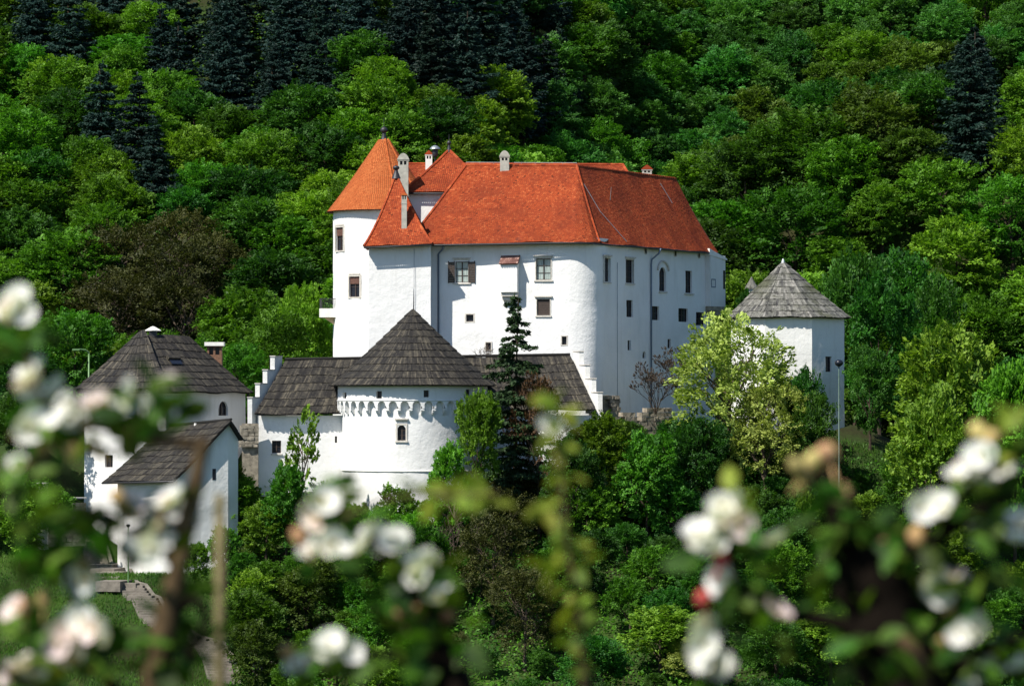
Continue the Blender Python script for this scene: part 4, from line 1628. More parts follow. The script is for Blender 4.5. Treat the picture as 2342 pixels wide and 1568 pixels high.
# ------------------------------------------------------------------ stairs on the left slope
stair = thing('stone_stairs', hit(330, 1420), 'long flight of stone steps climbing the grassy slope below the houses', 'stairs')
spts = [(205, 1232), (224, 1296), (262, 1302), (281, 1340), (300, 1345), (318, 1369), (332, 1374), (356, 1420), (420, 1462), (478, 1478), (500, 1512), (512, 1560)]
sw3 = [hit(u, v) for u, v in spts]
curbL, curbR = [], []
for i in range(len(sw3) - 1):
    a, b = sw3[i], sw3[i + 1]
    flat = i in (1, 3, 5, 8)
    d = Vector((b.x - a.x, b.y - a.y, 0))
    L = d.length
    if L < 0.05: continue
    drop = a.z - b.z
    n = max(1, int(drop / 0.17))
    side = Vector((1.0, -0.25, 0)).normalized()
    for k in range(n):
        p = a.lerp(b, (k + 0.5) / n)
        mb = MB()
        f_ = Vector((side.y, -side.x, 0))
        dep = max(0.34, L / n + 0.12)
        mb.box(p - side * 1.15 + f_ * -0.1 + Vector((0, 0, 0.42)), side * 2.3, -f_ * -dep, Vector((0, 0, -0.9)))
        mb.build('step', M['step'], stair)
    for sd, lst in ((-1.32, curbL), (1.32, curbR)):
        lst.append(a + side * sd)
        if i == len(sw3) - 2: lst.append(b + side * sd)
for lst in (curbL, curbR):
    for a, b in zip(lst, lst[1:]):
        mb = MB()
        mb.box(a + Vector((-0.16, 0, -0.8)), Vector((0.32, 0, 0)), b - a, Vector((0, 0, 1.25)))
        mb.build('curb_wall', M['concrete'], stair)
# small concrete box at the foot of the slope
cbx = hit(600, 1545)
cbt = thing('concrete_bunker', cbx, 'low pale concrete wall stub with dark doorway at the bottom edge', 'wall')
mb = MB()
mb.cbox(cbx + Vector((-0.35, 0.3, 0.6)), 0.85, 0.6, 2.0)
mb.cbox(cbx + Vector((0.75, 0.3, 0.45)), 0.8, 0.6, 1.6)
mb.cbox(cbx + Vector((0.2, 0.65, 0.4)), 1.9, 0.3, 1.7)
mb.build('wall', M['concrete'], cbt)
mb = MB()
mb.cbox(cbx + Vector((0.21, 0.47, 0.45)), 0.26, 0.05, 1.5)
mb.build('doorway', M['glass'], cbt)

# ------------------------------------------------------------------ lamp posts
def lamp(u, vt, vb, Y, r, mat, label, head='ball'):
    b_, t_ = P(u, vb, Y), P(u, vt, Y)
    zb = min(b_.z, Tz(b_.x, b_.y))
    o_ = thing('lamp_post', (b_.x, Y, zb), label, 'lamp post', None)
    mb = MB()
    mb.tube([(b_.x, Y, zb - 0.2), (b_.x, Y, zb + 0.8), (b_.x, Y, t_.z)], [r * 1.3, r, r * 0.8], 8)
    mb.build('pole', M[mat], o_, smooth=True)
    mb = MB()
    c = Vector((b_.x, Y, t_.z))
    if head == 'ball':
        k_ = 1.0 if r > 0.07 else 0.45
        mb.lathe(c, [(a_ * k_, z_ * k_) for a_, z_ in ((0.12, 0.0), (0.34, 0.16), (0.40, 0.36), (0.30, 0.55), (0.1, 0.64))], 12)
        mb.build('globe', M['glass'], o_, smooth=True)
    else:
        mb.tube([c, c + Vector((-0.3, -0.2, 0.25)), c + Vector((-0.9, -0.5, 0.3))], [r, r * 0.9, r * 0.9], 6)
        mb.cbox(c + Vector((-1.15, -0.62, 0.28)), 0.7, 0.3, 0.16)
        mb.build('lantern', M[mat], o_)
    return o_


lamp(1919, 838, 1075, 331, 0.075, 'teal_paint', 'slim grey-green lamp post with dark globe before the octagonal tower')
lamp(203, 806, 900, 350, 0.10, 'green_paint', 'light green lamp post behind the left end of the hip roof', 'arm')
lamp(293, 1205, 1385, 321, 0.06, 'green_paint', 'thin green lamp post standing beside the stone stairs', 'ball')
# ------------------------------------------------------------------ trees
def _unit(a): return a / np.maximum(np.linalg.norm(a, axis=-1, keepdims=True), 1e-9)


def leaves(rng, pos, out, length, width, up=0.6, rand=0.8, outw=0.5, droop=None):
    """four-cornered leaves at pos, facing roughly outwards and up"""
    n = len(pos)
    nrm = _unit(out * outw + np.array([0, 0, up]) + rng.normal(size=(n, 3)) * rand * 0.6)
    ax = np.cross(nrm, rng.normal(size=(n, 3)))
    if droop is not None: ax = ax * 0.6 + droop
    ax = _unit(ax)
    sd = _unit(np.cross(nrm, ax))
    L = (length * rng.uniform(0.7, 1.3, n))[:, None]
    Wd = (width * rng.uniform(0.7, 1.3, n))[:, None]
    return np.stack([pos - ax * L * 0.5, pos + sd * Wd * 0.5 - ax * L * 0.05, pos + ax * L * 0.5, pos - sd * Wd * 0.5 - ax * L * 0.05], axis=1)


def crown(name, seed, mat, R=4.6, Hz=5.2, zc=7.6, clumps=190, per=40, leaf=0.55, lobes=13, spread=0.62, open_=0.0):
    rng = np.random.default_rng(seed)
    ld = _unit(rng.normal(size=(lobes, 3)) + np.array([0, 0, 0.35]))
    lc = ld * np.array([R, R, Hz]) * rng.uniform(0.40, 0.68, (lobes, 1)) + np.array([0, 0, zc])
    lr = rng.uniform(0.32, 0.50, lobes) * R
    lc = np.vstack([lc, [[0, 0, zc]]]); lr = np.append(lr, 0.62 * R)
    C = []
    tries = 0
    while len(C) < clumps and tries < clumps * 30:
        tries += 1
        k = rng.integers(len(lr))
        d = rng.normal(size=3) + np.array([0, 0, 0.45])
        d /= np.linalg.norm(d)
        p = lc[k] + d * lr[k] * np.array([1, 1, 0.9]) * rng.uniform(0.82, 1.08)
        inside = np.linalg.norm(p - lc, axis=1) < lr * 0.78
        if inside.any() and rng.random() < 0.85: continue
        if p[2] < zc - Hz * 0.85: continue
        C.append(p)
    C = np.array(C)
    c0 = np.array([0, 0, zc - Hz * 0.35])
    D = _unit(C - c0)
    n = len(C)
    k_ = spread * R / 4.6
    idx = np.repeat(np.arange(n), per)
    m_ = n * per
    # every clump is a flat fan of twigs: it points outwards, sags at the tip and lies in layers
    sp = _unit(D * np.array([1, 1, 0.55]) + rng.normal(size=(n, 3)) * 0.35 + np.array([0, 0, 0.12]))
    nf = _unit(np.array([0, 0, 1.0]) + D * 0.45 + rng.normal(size=(n, 3)) * 0.28)
    nf = _unit(nf - sp * (nf * sp).sum(1, keepdims=True))
    sb = np.cross(sp, nf)
    ln = rng.uniform(1.0, 1.9, n) * k_ * 1.35
    tt = rng.uniform(-0.35, 1.0, m_)
    wdt = (0.55 * (1.05 - np.abs(tt)) + 0.1)
    L_ = ln[idx]
    pos = C[idx] + sp[idx] * (tt * L_)[:, None] + sb[idx] * (rng.normal(0, 0.6, m_) * wdt * L_)[:, None] + nf[idx] * (rng.normal(0, 0.10, m_) * L_ - 0.16 * L_ * np.clip(tt, 0, 1) ** 2)[:, None]
    nrm = _unit(nf[idx] * 0.9 + D[idx] * 0.25 + rng.normal(size=(m_, 3)) * 0.38)
    ax = _unit(sp[idx] + sb[idx] * rng.normal(0, 0.7, m_)[:, None] + rng.normal(size=(m_, 3)) * 0.2)
    ax = _unit(ax - nrm * (ax * nrm).sum(1, keepdims=True))
    sd = np.cross(nrm, ax)
    Lf = (leaf * rng.uniform(0.65, 1.35, m_))[:, None]
    Wf = Lf * 0.52
    V = np.stack([pos - ax * Lf * 0.5, pos + sd * Wf * 0.5, pos + ax * Lf * 0.5, pos - sd * Wf * 0.5], axis=1)
    ct = rng.normal(0.5, 0.18, n)
    tint = np.clip(ct[idx] + rng.normal(0, 0.2, n * per), 0, 1)
    return quad_mesh(name, V, tint, mat)


def trunk_mesh(name, seed, h=8.0, r=0.32, limbs=6, mat='bark', reach=3.0, twigs=0):
    rg = random.Random(seed)
    mb = MB()
    bend = Vector((rg.uniform(-0.4, 0.4), rg.uniform(-0.4, 0.4), 0))
    def ax(t): return Vector((0, 0, -0.6 + (h + 0.6) * t)) + bend * t * t
    mb.tube([ax(i / 6) for i in range(7)], [r * 1.35] + [r * (1 - 0.78 * i / 6) for i in range(1, 7)], 7)
    for k in range(limbs):
        t = rg.uniform(0.42, 0.95)
        a = 2 * math.pi * (k / limbs) + rg.uniform(-0.5, 0.5)
        d = Vector((math.cos(a), math.sin(a), rg.uniform(0.5, 1.2))).normalized()
        p = ax(t)
        L = reach * rg.uniform(0.7, 1.2) * (1.15 - 0.4 * t)
        pts = [p, p + d * L * 0.5 + Vector((0, 0, 0.1 * L)), p + d * L + Vector((0, 0, 0.35 * L))]
        mb.tube(pts, [r * 0.42, r * 0.27, r * 0.1], 5)
        for j in range(twigs):
            q = pts[0].lerp(pts[2], rg.uniform(0.35, 1.0))
            dd = Vector((rg.uniform(-1, 1), rg.uniform(-1, 1), rg.uniform(0.1, 1.2))).normalized()
            l2 = L * rg.uniform(0.3, 0.6)
            mb.tube([q, q + dd * l2 * 0.5, q + dd * l2 + Vector((0, 0, 0.2 * l2))], [r * 0.14, r * 0.09, r * 0.04], 4)
    return mb.data(name, M[mat])


def conifer_mesh(name, seed, mat, h=17.0, rb=3.2, whorls=26, gap=0.0, nb=9, needle=0.42, start=0.12, power=0.75, dens=1.0, droop=0.30):
    """layered drooping branches, each a flat spray of needle tufts hung along a curved axis"""
    rng = np.random.default_rng(seed)
    P_, O_, DR = [], [], []
    for k in range(whorls):
        t = start + (1 - start) * ((k + rng.uniform(-0.3, 0.3)) / whorls)
        t = min(max(t, start), 0.985)
        L0 = rb * (1 - t) ** power + 0.12
        n = max(4, int(nb * (0.6 + 0.5 * (1 - t))))
        for j in range(n):
            if rng.random() < gap: continue
            z = h * t + rng.uniform(-0.25, 0.25)
            a = 2 * math.pi * (j + rng.random()) / n
            L = L0 * rng.uniform(0.55, 1.2)
            m_ = int((16 + 60 * L / 3.2) * dens)
            s_ = rng.uniform(0.02, 1, m_) ** 0.75
            d = np.array([math.cos(a), math.sin(a), 0])
            sidev = np.array([-d[1], d[0], 0])
            wdt = 0.34 * L * (1.05 - s_ * 0.75)
            off = rng.normal(0, 0.5, m_) * wdt
            p = d * (s_ * L)[:, None] + sidev * off[:, None]
            p[:, 2] = z + 0.10 * s_ * L - droop * s_ ** 1.4 * L + 0.22 * s_ ** 3 * L - 0.25 * np.abs(off) - np.abs(rng.normal(0, 0.16, m_))
            P_.append(p); O_.append(np.repeat(d[None], m_, 0))
            DR.append(d * 0.8 + sidev * np.sign(off)[:, None] * 0.6 + np.array([0, 0, -0.55]))
    tip = np.array([[rng.normal(0, 0.05), rng.normal(0, 0.05), h - 0.11 * i] for i in range(12)])
    P_.append(tip); O_.append(np.tile([0.3, 0, 1.0], (12, 1))); DR.append(np.tile([0, 0, 1.0], (12, 1)))
    P_, O_, DR = np.vstack(P_), np.vstack(O_), np.vstack(DR)
    V = leaves(rng, P_, O_, needle, needle * 0.42, up=0.5, rand=1.0, outw=0.5, droop=DR * 1.0)
    return quad_mesh(name, V, np.clip(rng.normal(0.5, 0.25, len(V)), 0, 1), mat)


def twig_mesh(name, seed, mat, h=5.0, depth=4, n0=5, r0=0.09, spread=0.75, knob=0.0):
    """bare branching shrub or tree"""
    rg = random.Random(seed)
    mb = MB()

    def grow(p, d, L, r, lev):
        mid = p + d * L * 0.5 + Vector((rg.uniform(-1, 1), rg.uniform(-1, 1), rg.uniform(-0.5, 1))) * L * 0.08
        q = p + d * L
        mb.tube([p, mid, q], [r, r * 0.8, r * 0.6], 5 if lev > 1 else 3)
        if lev == 0:
            if knob: mb.tube([q, q + d * knob * 1.6, q + d * knob * 3], [knob * 0.35, knob * 0.6, knob * 0.12], 4)
            return
        for k in range(rg.choice((2, 3, 3))):
            dd = (d + Vector((rg.gauss(0, spread), rg.gauss(0, spread), rg.gauss(0.15, spread * 0.6)))).normalized()
            grow(p.lerp(q, rg.uniform(0.6, 1.0)), dd, L * rg.uniform(0.55, 0.8), r * 0.6, lev - 1)
    for k in range(n0):
        a = 2 * math.pi * k / n0 + rg.uniform(-0.3, 0.3)
        d = Vector((math.cos(a) * 0.45, math.sin(a) * 0.45, 1)).normalized()
        grow(Vector((0, 0, -0.3)), d, h * 0.36 * rg.uniform(0.8, 1.2), r0, depth)
    return mb.data(name, M[mat])


CR = {}
sd = 100
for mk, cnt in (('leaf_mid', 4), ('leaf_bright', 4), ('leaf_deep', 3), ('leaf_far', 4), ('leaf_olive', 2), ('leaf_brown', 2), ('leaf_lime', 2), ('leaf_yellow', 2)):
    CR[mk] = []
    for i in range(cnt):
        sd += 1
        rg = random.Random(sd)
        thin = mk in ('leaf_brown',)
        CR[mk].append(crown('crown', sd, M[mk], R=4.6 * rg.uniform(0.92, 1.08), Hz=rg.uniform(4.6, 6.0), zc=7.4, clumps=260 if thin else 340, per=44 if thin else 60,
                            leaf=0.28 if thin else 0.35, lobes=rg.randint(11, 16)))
TR = [trunk_mesh('trunk', 300 + i) for i in range(4)]
TRt = [trunk_mesh('trunk', 320 + i, 8.5, 0.26, 10, 'bark_grey', 3.4, 7) for i in range(2)]
CON = {'needle': [conifer_mesh('crown', 400 + i, M['needle'], 17, 3.8, dens=1.5) for i in range(2)],
       'needle_blue': [conifer_mesh('crown', 410 + i, M['needle_blue'], 17, 4.2, dens=1.6) for i in range(2)]}
CT = trunk_mesh('trunk', 430, 16.0, 0.22, 0)


def tree(name, loc, scale, crown_me, trunk_me, label, cat, group=None, rz=0.0, sx=1.0):
    o = thing(name, loc, label, cat, group)
    o.scale = (scale * sx, scale * sx, scale)
    o.rotation_euler = (0, 0, rz)
    if trunk_me is not None: link('trunk', trunk_me, o)
    if crown_me is not None: link('crown', crown_me, o)
    return o


# ---- the forest on the hills behind
fr_ = random.Random(21)
pts_f = []
conif_spots = [(270, 260, 75), (700, 150, 110), (1750, 285, 30), (330, 375, 60), (680, 375, 45), (2230, 210, 90), (1200, 90, 90), (1000, 60, 130), (480, 30, 120), (1980, 330, 40), (2300, 330, 50), (640, 420, 40), (100, 20, 60)]
olive_spots = [(2050, 190, 190), (1720, 260, 90), (1900, 250, 120), (2150, 380, 130)]
brown_spots = [(370, 590, 130), (260, 570, 50), (490, 640, 60), (570, 570, 50)]


def tone_at(u, v, far):
    for a, b, r in brown_spots:
        if math.hypot(u - a, v - b) < r: return 'leaf_brown'
    for a, b, r in conif_spots:
        if math.hypot(u - a, (v - b) * 1.0) < r and fr_.random() < 0.8: return 'needle_blue'
    if v < 100 and 40 < u < 1330 and fr_.random() < 0.85: return 'needle_blue'
    for a, b, r in olive_spots:
        if math.hypot(u - a, v - b) < r and fr_.random() < 0.5: return 'leaf_olive'
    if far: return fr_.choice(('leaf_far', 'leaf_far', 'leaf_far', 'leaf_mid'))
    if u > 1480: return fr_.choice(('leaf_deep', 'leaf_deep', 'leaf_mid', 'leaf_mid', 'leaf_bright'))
    return fr_.choice(('leaf_mid', 'leaf_mid', 'leaf_bright', 'leaf_bright', 'leaf_deep'))


def where(u, v):
    if u < 240: side = "at the photo's left edge"
    elif u < 520: side = 'above the hip roof'
    elif u < 770: side = 'left of the round tower'
    elif u < 1000: side = 'above the round tower'
    elif u < 1300: side = 'above the main roof'
    elif u < 1600: side = 'above the shaded roof'
    elif u < 1980: side = 'above the octagonal tower'
    else: side = 'near the right edge'
    if v < 110: lev = 'topmost forest'
    elif v < 230: lev = 'upper forest'
    elif v < 360: lev = 'middle forest'
    elif v < 520: lev = 'lower forest'
    else: lev = 'lowest forest'
    return lev, side


ORD = ['leftmost', 'second', 'third', 'fourth', 'fifth', 'sixth', 'seventh', 'eighth', 'ninth', 'tenth', 'eleventh', 'twelfth', 'thirteenth', 'fourteenth', 'fifteenth', 'sixteenth', 'seventeenth', 'eighteenth', 'nineteenth', 'twentieth']


def ranked(items, what):
    """items: (u, key, rest) -> one label each: the look, the place, and only then the rank from the left"""
    groups = {}
    for i, (u, key, rest) in enumerate(items): groups.setdefault((key, rest), []).append((u, i))
    out = [None] * len(items)
    for (key, rest), lst in groups.items():
        lst.sort()
        for r, (u, i) in enumerate(lst):
            if len(lst) == 1: out[i] = f'{key} {what(key)} {rest}'
            elif r == 0: out[i] = f'leftmost {key} {what(key)} {rest}'
            elif r == len(lst) - 1: out[i] = f'rightmost {key} {what(key)} {rest}'
            else: out[i] = f'{ORD[min(r, 19)]} {key} {what(key)} from left, {rest}'
    return out


TONE = {'leaf_mid': 'mid green', 'leaf_bright': 'bright green', 'leaf_deep': 'deep green', 'leaf_far': 'haze-tinted blue-green', 'leaf_olive': 'olive green', 'leaf_brown': 'brown half-bare',
        'needle': 'blackish', 'needle_blue': 'dark blue-green', 'leaf_lime': 'lime green', 'leaf_yellow': 'yellow-green'}
cands = []
for y in np.arange(398, 720, 2.2):
    for x in np.arange(-118, 128, 2.2):
        cands.append((x + fr_.uniform(-1, 1), y + fr_.uniform(-1, 1)))
fr_.shuffle(cands)
grid = {}
n_forest = 0
plan = []
for x, y in cands:
    z = Tz(x, y)
    u, v = proj((x, y, z + 10))
    ub, vb = proj((x, y, z + 2))
    if u < -70 or u > 2412 or v < -90 or vb < -60: continue
    a = x / y
    if 446 < y < 560 and a > 0.05: continue                     # far side of the spur
    if y > 540 and a > 0.04:
        h = interp([(0.03, 14), (0.04, 17), (0.06, 21), (0.1, 28), (0.14, 32)], a)
        vs = proj((a * 440, 440, h + 6))[1]
        if v > vs + 5: continue
    if 830 < u < 1560 and v > 455: continue                     # hidden behind the castle
    if 1540 < u < 1660 and v > 640: continue
    if 1690 < u < 1930 and v > 690: continue
    far = y > 500 and a > 0.0
    rmin = 6.15 if not far else 6.5
    gx, gy = int(x // 8), int(y // 8)
    ok = True
    for i in (-1, 0, 1):
        for j in (-1, 0, 1):
            for (px, py) in grid.get((gx + i, gy + j), ()):
                if (px - x) ** 2 + (py - y) ** 2 < rmin ** 2: ok = False
    if not ok: continue
    grid.setdefault((gx, gy), []).append((x, y))
    plan.append((x, y, z, u, v, far))
print('forest trees', len(plan))
plan = sorted(plan, key=lambda q: q[1])
tones = [tone_at(q[3], q[4], q[5]) for q in plan]
info = []
for q, tn in zip(plan, tones):
    lev, side = where(q[3], q[4])
    info.append((q[3], TONE[tn] + (' conifer' if tn.startswith('needle') else ' broadleaf tree'), f'in the {lev} {side}'))
labs = ranked(info, lambda k: '')
for (x, y, z, u, v, far), tn, lab, inf in zip(plan, tones, labs, info):
    rz = fr_.uniform(0, 6.28)
    lab = ' '.join(lab.split())
    grp = 'trees ' + inf[2]
    if tn.startswith('needle'):
        tree('conifer_tree', (x, y, z - 0.4), fr_.uniform(0.8, 1.1), fr_.choice(CON[tn]), CT, lab, 'conifer', grp, rz, 1.35)
    else:
        tree('broadleaf_tree', (x, y, z - 0.4), fr_.uniform(0.76, 1.06), fr_.choice(CR[tn]), fr_.choice(TRt if tn == 'leaf_brown' else TR), lab, 'tree', grp, rz, fr_.uniform(1.12, 1.32))

# ---- single trees round the castle: photo position of the top, depth, width in photo pixels
def spot(u, vtop, Y, wpx, tone, label, name='broadleaf_tree', cat='tree', me=None, tr=None, k=0, group=None, hmin=None):
    zt = P(u, vtop, Y).z
    x = P(u, vtop, Y).x
    zb = Tz(x, Y)
    H = max(zt - zb, 1.5)
    wd = wpx * K * Y
    sc = H / 12.6
    s_h = wd / 10.6
    me = me or CR[tone][k % len(CR[tone])]
    if sc > s_h * 1.9 : sc = min(sc, s_h * 1.9)
    o = tree(name, (x, Y, zt - 12.6 * sc), 1.0, me, tr or TR[k % len(TR)], label, cat, group, fr_.uniform(0, 6.28))
    o.scale = (s_h, s_h, sc)
    if zt - 12.6 * sc > zb + 0.3:                       # stretch the trunk down to the hillside
        for c in o.children:
            if c.name.startswith('trunk'):
                gap = (zt - 12.6 * sc - zb) / sc
                c.scale = (1, 1, 1 + gap / 8.0)
                c.location = (0, 0, -gap)
    return o


FINE = {}
for mk, cl, per, lf in (('leaf_bright', 420, 48, 0.38), ('leaf_lime', 480, 48, 0.36), ('leaf_yellow', 330, 44, 0.30), ('leaf_russet', 190, 26, 0.32), ('leaf_mid', 420, 48, 0.38), ('leaf_brown', 420, 44, 0.26)):
    sd += 1
    FINE[mk] = [crown('crown', sd + 40 * j, M[mk], R=4.7, Hz=5.2, zc=7.4, clumps=cl, per=per, leaf=lf, lobes=17, spread=0.5) for j in range(2)]
AIRY = crown('crown', 777, M['leaf_bright'], R=4.2, Hz=6.0, zc=7.0, clumps=95, per=44, leaf=0.5, lobes=18, spread=0.5)

# spruce in front of the castle
sx_, sy_ = P(1176, 668, 332), 332
zb = Tz(sx_.x, sy_)
sh_ = sx_.z - zb
o = thing('spruce_tree', (sx_.x, sy_, zb), 'tall dark ragged spruce standing before the white castle facade', 'spruce')
link('crown', conifer_mesh('crown', 51, M['needle'], sh_, 4.9, 38, 0.30, 9, 0.44, 0.05, 0.66, 1.9, 0.42), o)
link('trunk', trunk_mesh('trunk', 52, sh_ * 0.97, 0.20, 0), o)
spot(1232, 838, 330.5, 165, 'leaf_russet', 'reddish brown sparse tree beside the spruce over the grey roof', me=FINE['leaf_russet'][0], tr=TRt[0])
spot(1092, 892, 326, 125, 'leaf_bright', 'fresh green leafy tree against the right side of the bastion', me=FINE['leaf_bright'][0])
spot(1030, 1015, 323, 120, 'leaf_bright', 'lower light green bush at the foot of the bastion, right side', me=FINE['leaf_bright'][1], name='bush', cat='bush')
spot(692, 925, 328, 130, 'leaf_bright', 'airy small tree with dark branches before the white wall left of bastion', me=AIRY, tr=TRt[1])
spot(655, 1060, 325, 120, 'leaf_mid', 'green bush under the airy tree left of the bastion', me=FINE['leaf_mid'][0], name='bush', cat='bush')
spot(745, 1108, 323, 110, 'leaf_bright', 'fresh green bush covering the corner where bastion meets long house', me=FINE['leaf_bright'][1], name='bush', cat='bush')
spot(820, 1150, 321, 110, 'leaf_mid', 'low green bush at the left foot of the bastion', me=FINE['leaf_mid'][0], name='bush', cat='bush')
spot(905, 1098, 324, 120, 'leaf_mid', 'dark green bush in front of the bastion base', me=FINE['leaf_mid'][1], name='bush', cat='bush')
spot(1668, 732, 338, 345, 'leaf_yellow', 'pale yellow-green flowering tree between the castle and octagonal tower', me=FINE['leaf_yellow'][0], tr=TRt[0], name='flowering_tree')
spot(1750, 870, 334, 225, 'leaf_yellow', 'smaller yellow-green tree below the octagonal tower, left of lamp post', me=FINE['leaf_yellow'][1], tr=TRt[1], name='flowering_tree')
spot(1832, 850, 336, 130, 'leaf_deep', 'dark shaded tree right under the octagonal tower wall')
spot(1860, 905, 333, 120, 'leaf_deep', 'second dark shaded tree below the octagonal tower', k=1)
spot(2190, 742, 336, 330, 'leaf_lime', 'large bright yellow-green tree right of the octagonal tower', me=FINE['leaf_lime'][0])
spot(2130, 900, 328, 240, 'leaf_lime', 'bright green tree below the large yellow-green one at right', me=FINE['leaf_lime'][1])
spot(2320, 830, 330, 200, 'leaf_bright', 'bright green tree cut by the right edge, mid height', me=FINE['leaf_bright'][0])
spot(1385, 950, 331, 200, 'leaf_bright', 'fresh green tree right under the stepped gable corner', me=FINE['leaf_bright'][1])
spot(1480, 985, 328, 170, 'leaf_mid', 'mid green tree below the ruined stone wall', me=FINE['leaf_mid'][0])
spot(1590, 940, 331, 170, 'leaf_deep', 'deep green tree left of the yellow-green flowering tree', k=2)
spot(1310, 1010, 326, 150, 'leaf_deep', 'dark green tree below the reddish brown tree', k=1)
spot(1128, 1172, 312, 215, 'leaf_brown', 'rounded grey-brown budding tree in the lower middle', me=FINE['leaf_brown'][0], tr=TRt[0])
spot(1200, 1300, 305, 200, 'leaf_brown', 'dull brown budding tree below and right of the rounded one', me=FINE['leaf_brown'][1], tr=TRt[1])
spot(1510, 1385, 303, 215, 'leaf_lime', 'bright lime green bush at bottom right of centre', me=FINE['leaf_lime'][0], name='bush', cat='bush')
spot(1590, 1450, 300, 150, 'leaf_yellow', 'pale yellow-green bush at the bottom beside the lime one', me=FINE['leaf_yellow'][1], name='bush', cat='bush')
spot(1900, 1385, 303, 200, 'leaf_lime', 'lime green bush near the bottom, right of the blossom cluster', me=FINE['leaf_lime'][1], name='bush', cat='bush')
spot(1845, 1130, 322, 90, 'leaf_bright', 'small fresh green bush in the dark slope below the octagonal tower', me=FINE['leaf_bright'][1], name='bush', cat='bush')
spot(60, 790, 352, 190, 'leaf_deep', 'dark green tree at left edge behind the lamp post', k=0)
spot(170, 700, 385, 200, 'leaf_mid', 'mid green tree behind the left end of the hip roof', k=1)
spot(60, 880, 340, 170, 'leaf_deep', 'dark tree at left edge above the low wall', k=2)
spot(640, 720, 372, 190, 'leaf_mid', 'mid green tree between the hip roof and round tower', k=2)
spot(545, 790, 365, 150, 'leaf_mid', 'green tree just behind the brick chimney with white slab', k=3)
spot(700, 660, 380, 170, 'leaf_bright', 'bright green tree touching the left side of the round tower', k=0)
spot(2010, 640, 372, 200, 'leaf_deep', 'deep green tree immediately right of the octagonal roof', k=0)
spot(1990, 800, 345, 130, 'leaf_deep', 'dark tree between the octagonal tower and bright right tree', k=1)
spot(2065, 585, 400, 230, 'leaf_deep', 'deep green tree on the bank right of the octagonal roof, farther back', k=1)
spot(2125, 660, 385, 190, 'leaf_mid', 'mid green tree behind the large bright yellow-green tree', k=2)
spot(1955, 560, 398, 190, 'leaf_deep', 'deep green tree right behind the octagonal roof slope', k=2)
spot(1706, 668, 374, 80, 'leaf_deep', 'deep green tree filling the gap between castle corner and octagonal roof', k=0)
spot(512, 1195, 322, 85, 'leaf_mid', 'green bush at the right foot of the small gabled house', me=FINE['leaf_mid'][1], name='bush', cat='bush')
spot(445, 1240, 319.5, 75, 'leaf_bright', 'bright green bush before the small gabled house, left of stake', me=FINE['leaf_bright'][0], name='bush', cat='bush')
spot(545, 1060, 330, 75, 'leaf_olive', 'olive ivy clad shrub under the stone retaining wall', name='bush', cat='bush')
# bare shrubs
for (u, v, Y, hh_, n0, lab, kn) in ((1500, 800, 341, 5.6, 6, 'bare dark shrub with knobbly twigs against the shaded castle wall', 0.10),
                                     (1545, 765, 342, 4.6, 5, 'second bare knobbly shrub, nearer the flowering tree', 0.10),
                                     (1110, 768, 346, 2.6, 5, 'small leafless shrub peeping over the grey roof ridge', 0.0),
                                     (1035, 1150, 320, 5.0, 5, 'grey leafless tree right of the bastion base', 0.0),
                                     (1040, 1060, 321, 4.4, 4, 'thin leafless twigs against the lower bastion wall', 0.0)):
    b_ = P(u, v, Y)
    z0 = b_.z - hh_ * 1.02
    o = thing('bare_shrub', (b_.x, Y, z0), lab, 'shrub')
    link('branches', twig_mesh('branches', int(u), 'bark' if kn else 'bark_grey', hh_, 4, n0, 0.06, 0.55, kn), o)

# fill of smaller trees on the castle hill
limit = [(-60, 900), (150, 1150), (200, 1420), (500, 1420), (530, 1075), (600, 1085), (760, 1150), (800, 1165), (1000, 1135), (1040, 1085), (1290, 1040), (1300, 965), (1560, 955), (1600, 905), (1850, 925), (1870, 1075), (1990, 1075), (2010, 860), (2420, 900)]
g2 = {}
c2 = []
for y in np.arange(282, 343, 1.3):
    for x in np.arange(-62, 62, 1.3):
        c2.append((x + fr_.uniform(-0.6, 0.6), y + fr_.uniform(-0.6, 0.6)))
fr_.shuffle(c2)
n_fill = 0
fplan = []
for x, y in c2:
    z = Tz(x, y)
    u0, v0 = proj((x, y, z))
    if u0 < -40 or u0 > 2390 or v0 < 960: continue
    if u0 < 540 and not (u0 < 150 and v0 < 1300): continue
    gx, gy = int(x // 4.4), int(y // 4.4)
    if any((px - x) ** 2 + (py - y) ** 2 < 4.0 ** 2 for i in (-1, 0, 1) for j in (-1, 0, 1) for px, py in g2.get((gx + i, gy + j), ())): continue
    vl = interp(limit, u0)
    hmax = (v0 - vl) * K * y
    if hmax < 1.6: continue
    if y < 304.5 and (1400 < u0 < 1680 or 1800 < u0 < 2000): hmax = min(hmax, 2.0)
    if y < 313 and 1010 < u0 < 1310: hmax = min(hmax, 2.8)
    g2.setdefault((gx, gy), []).append((x, y))
    fplan.append((x, y, z, u0, v0, min(hmax, fr_.uniform(4.2, 7.5))))
print('slope trees', len(fplan))
fplan = sorted(fplan)
finfo, ftone = [], []
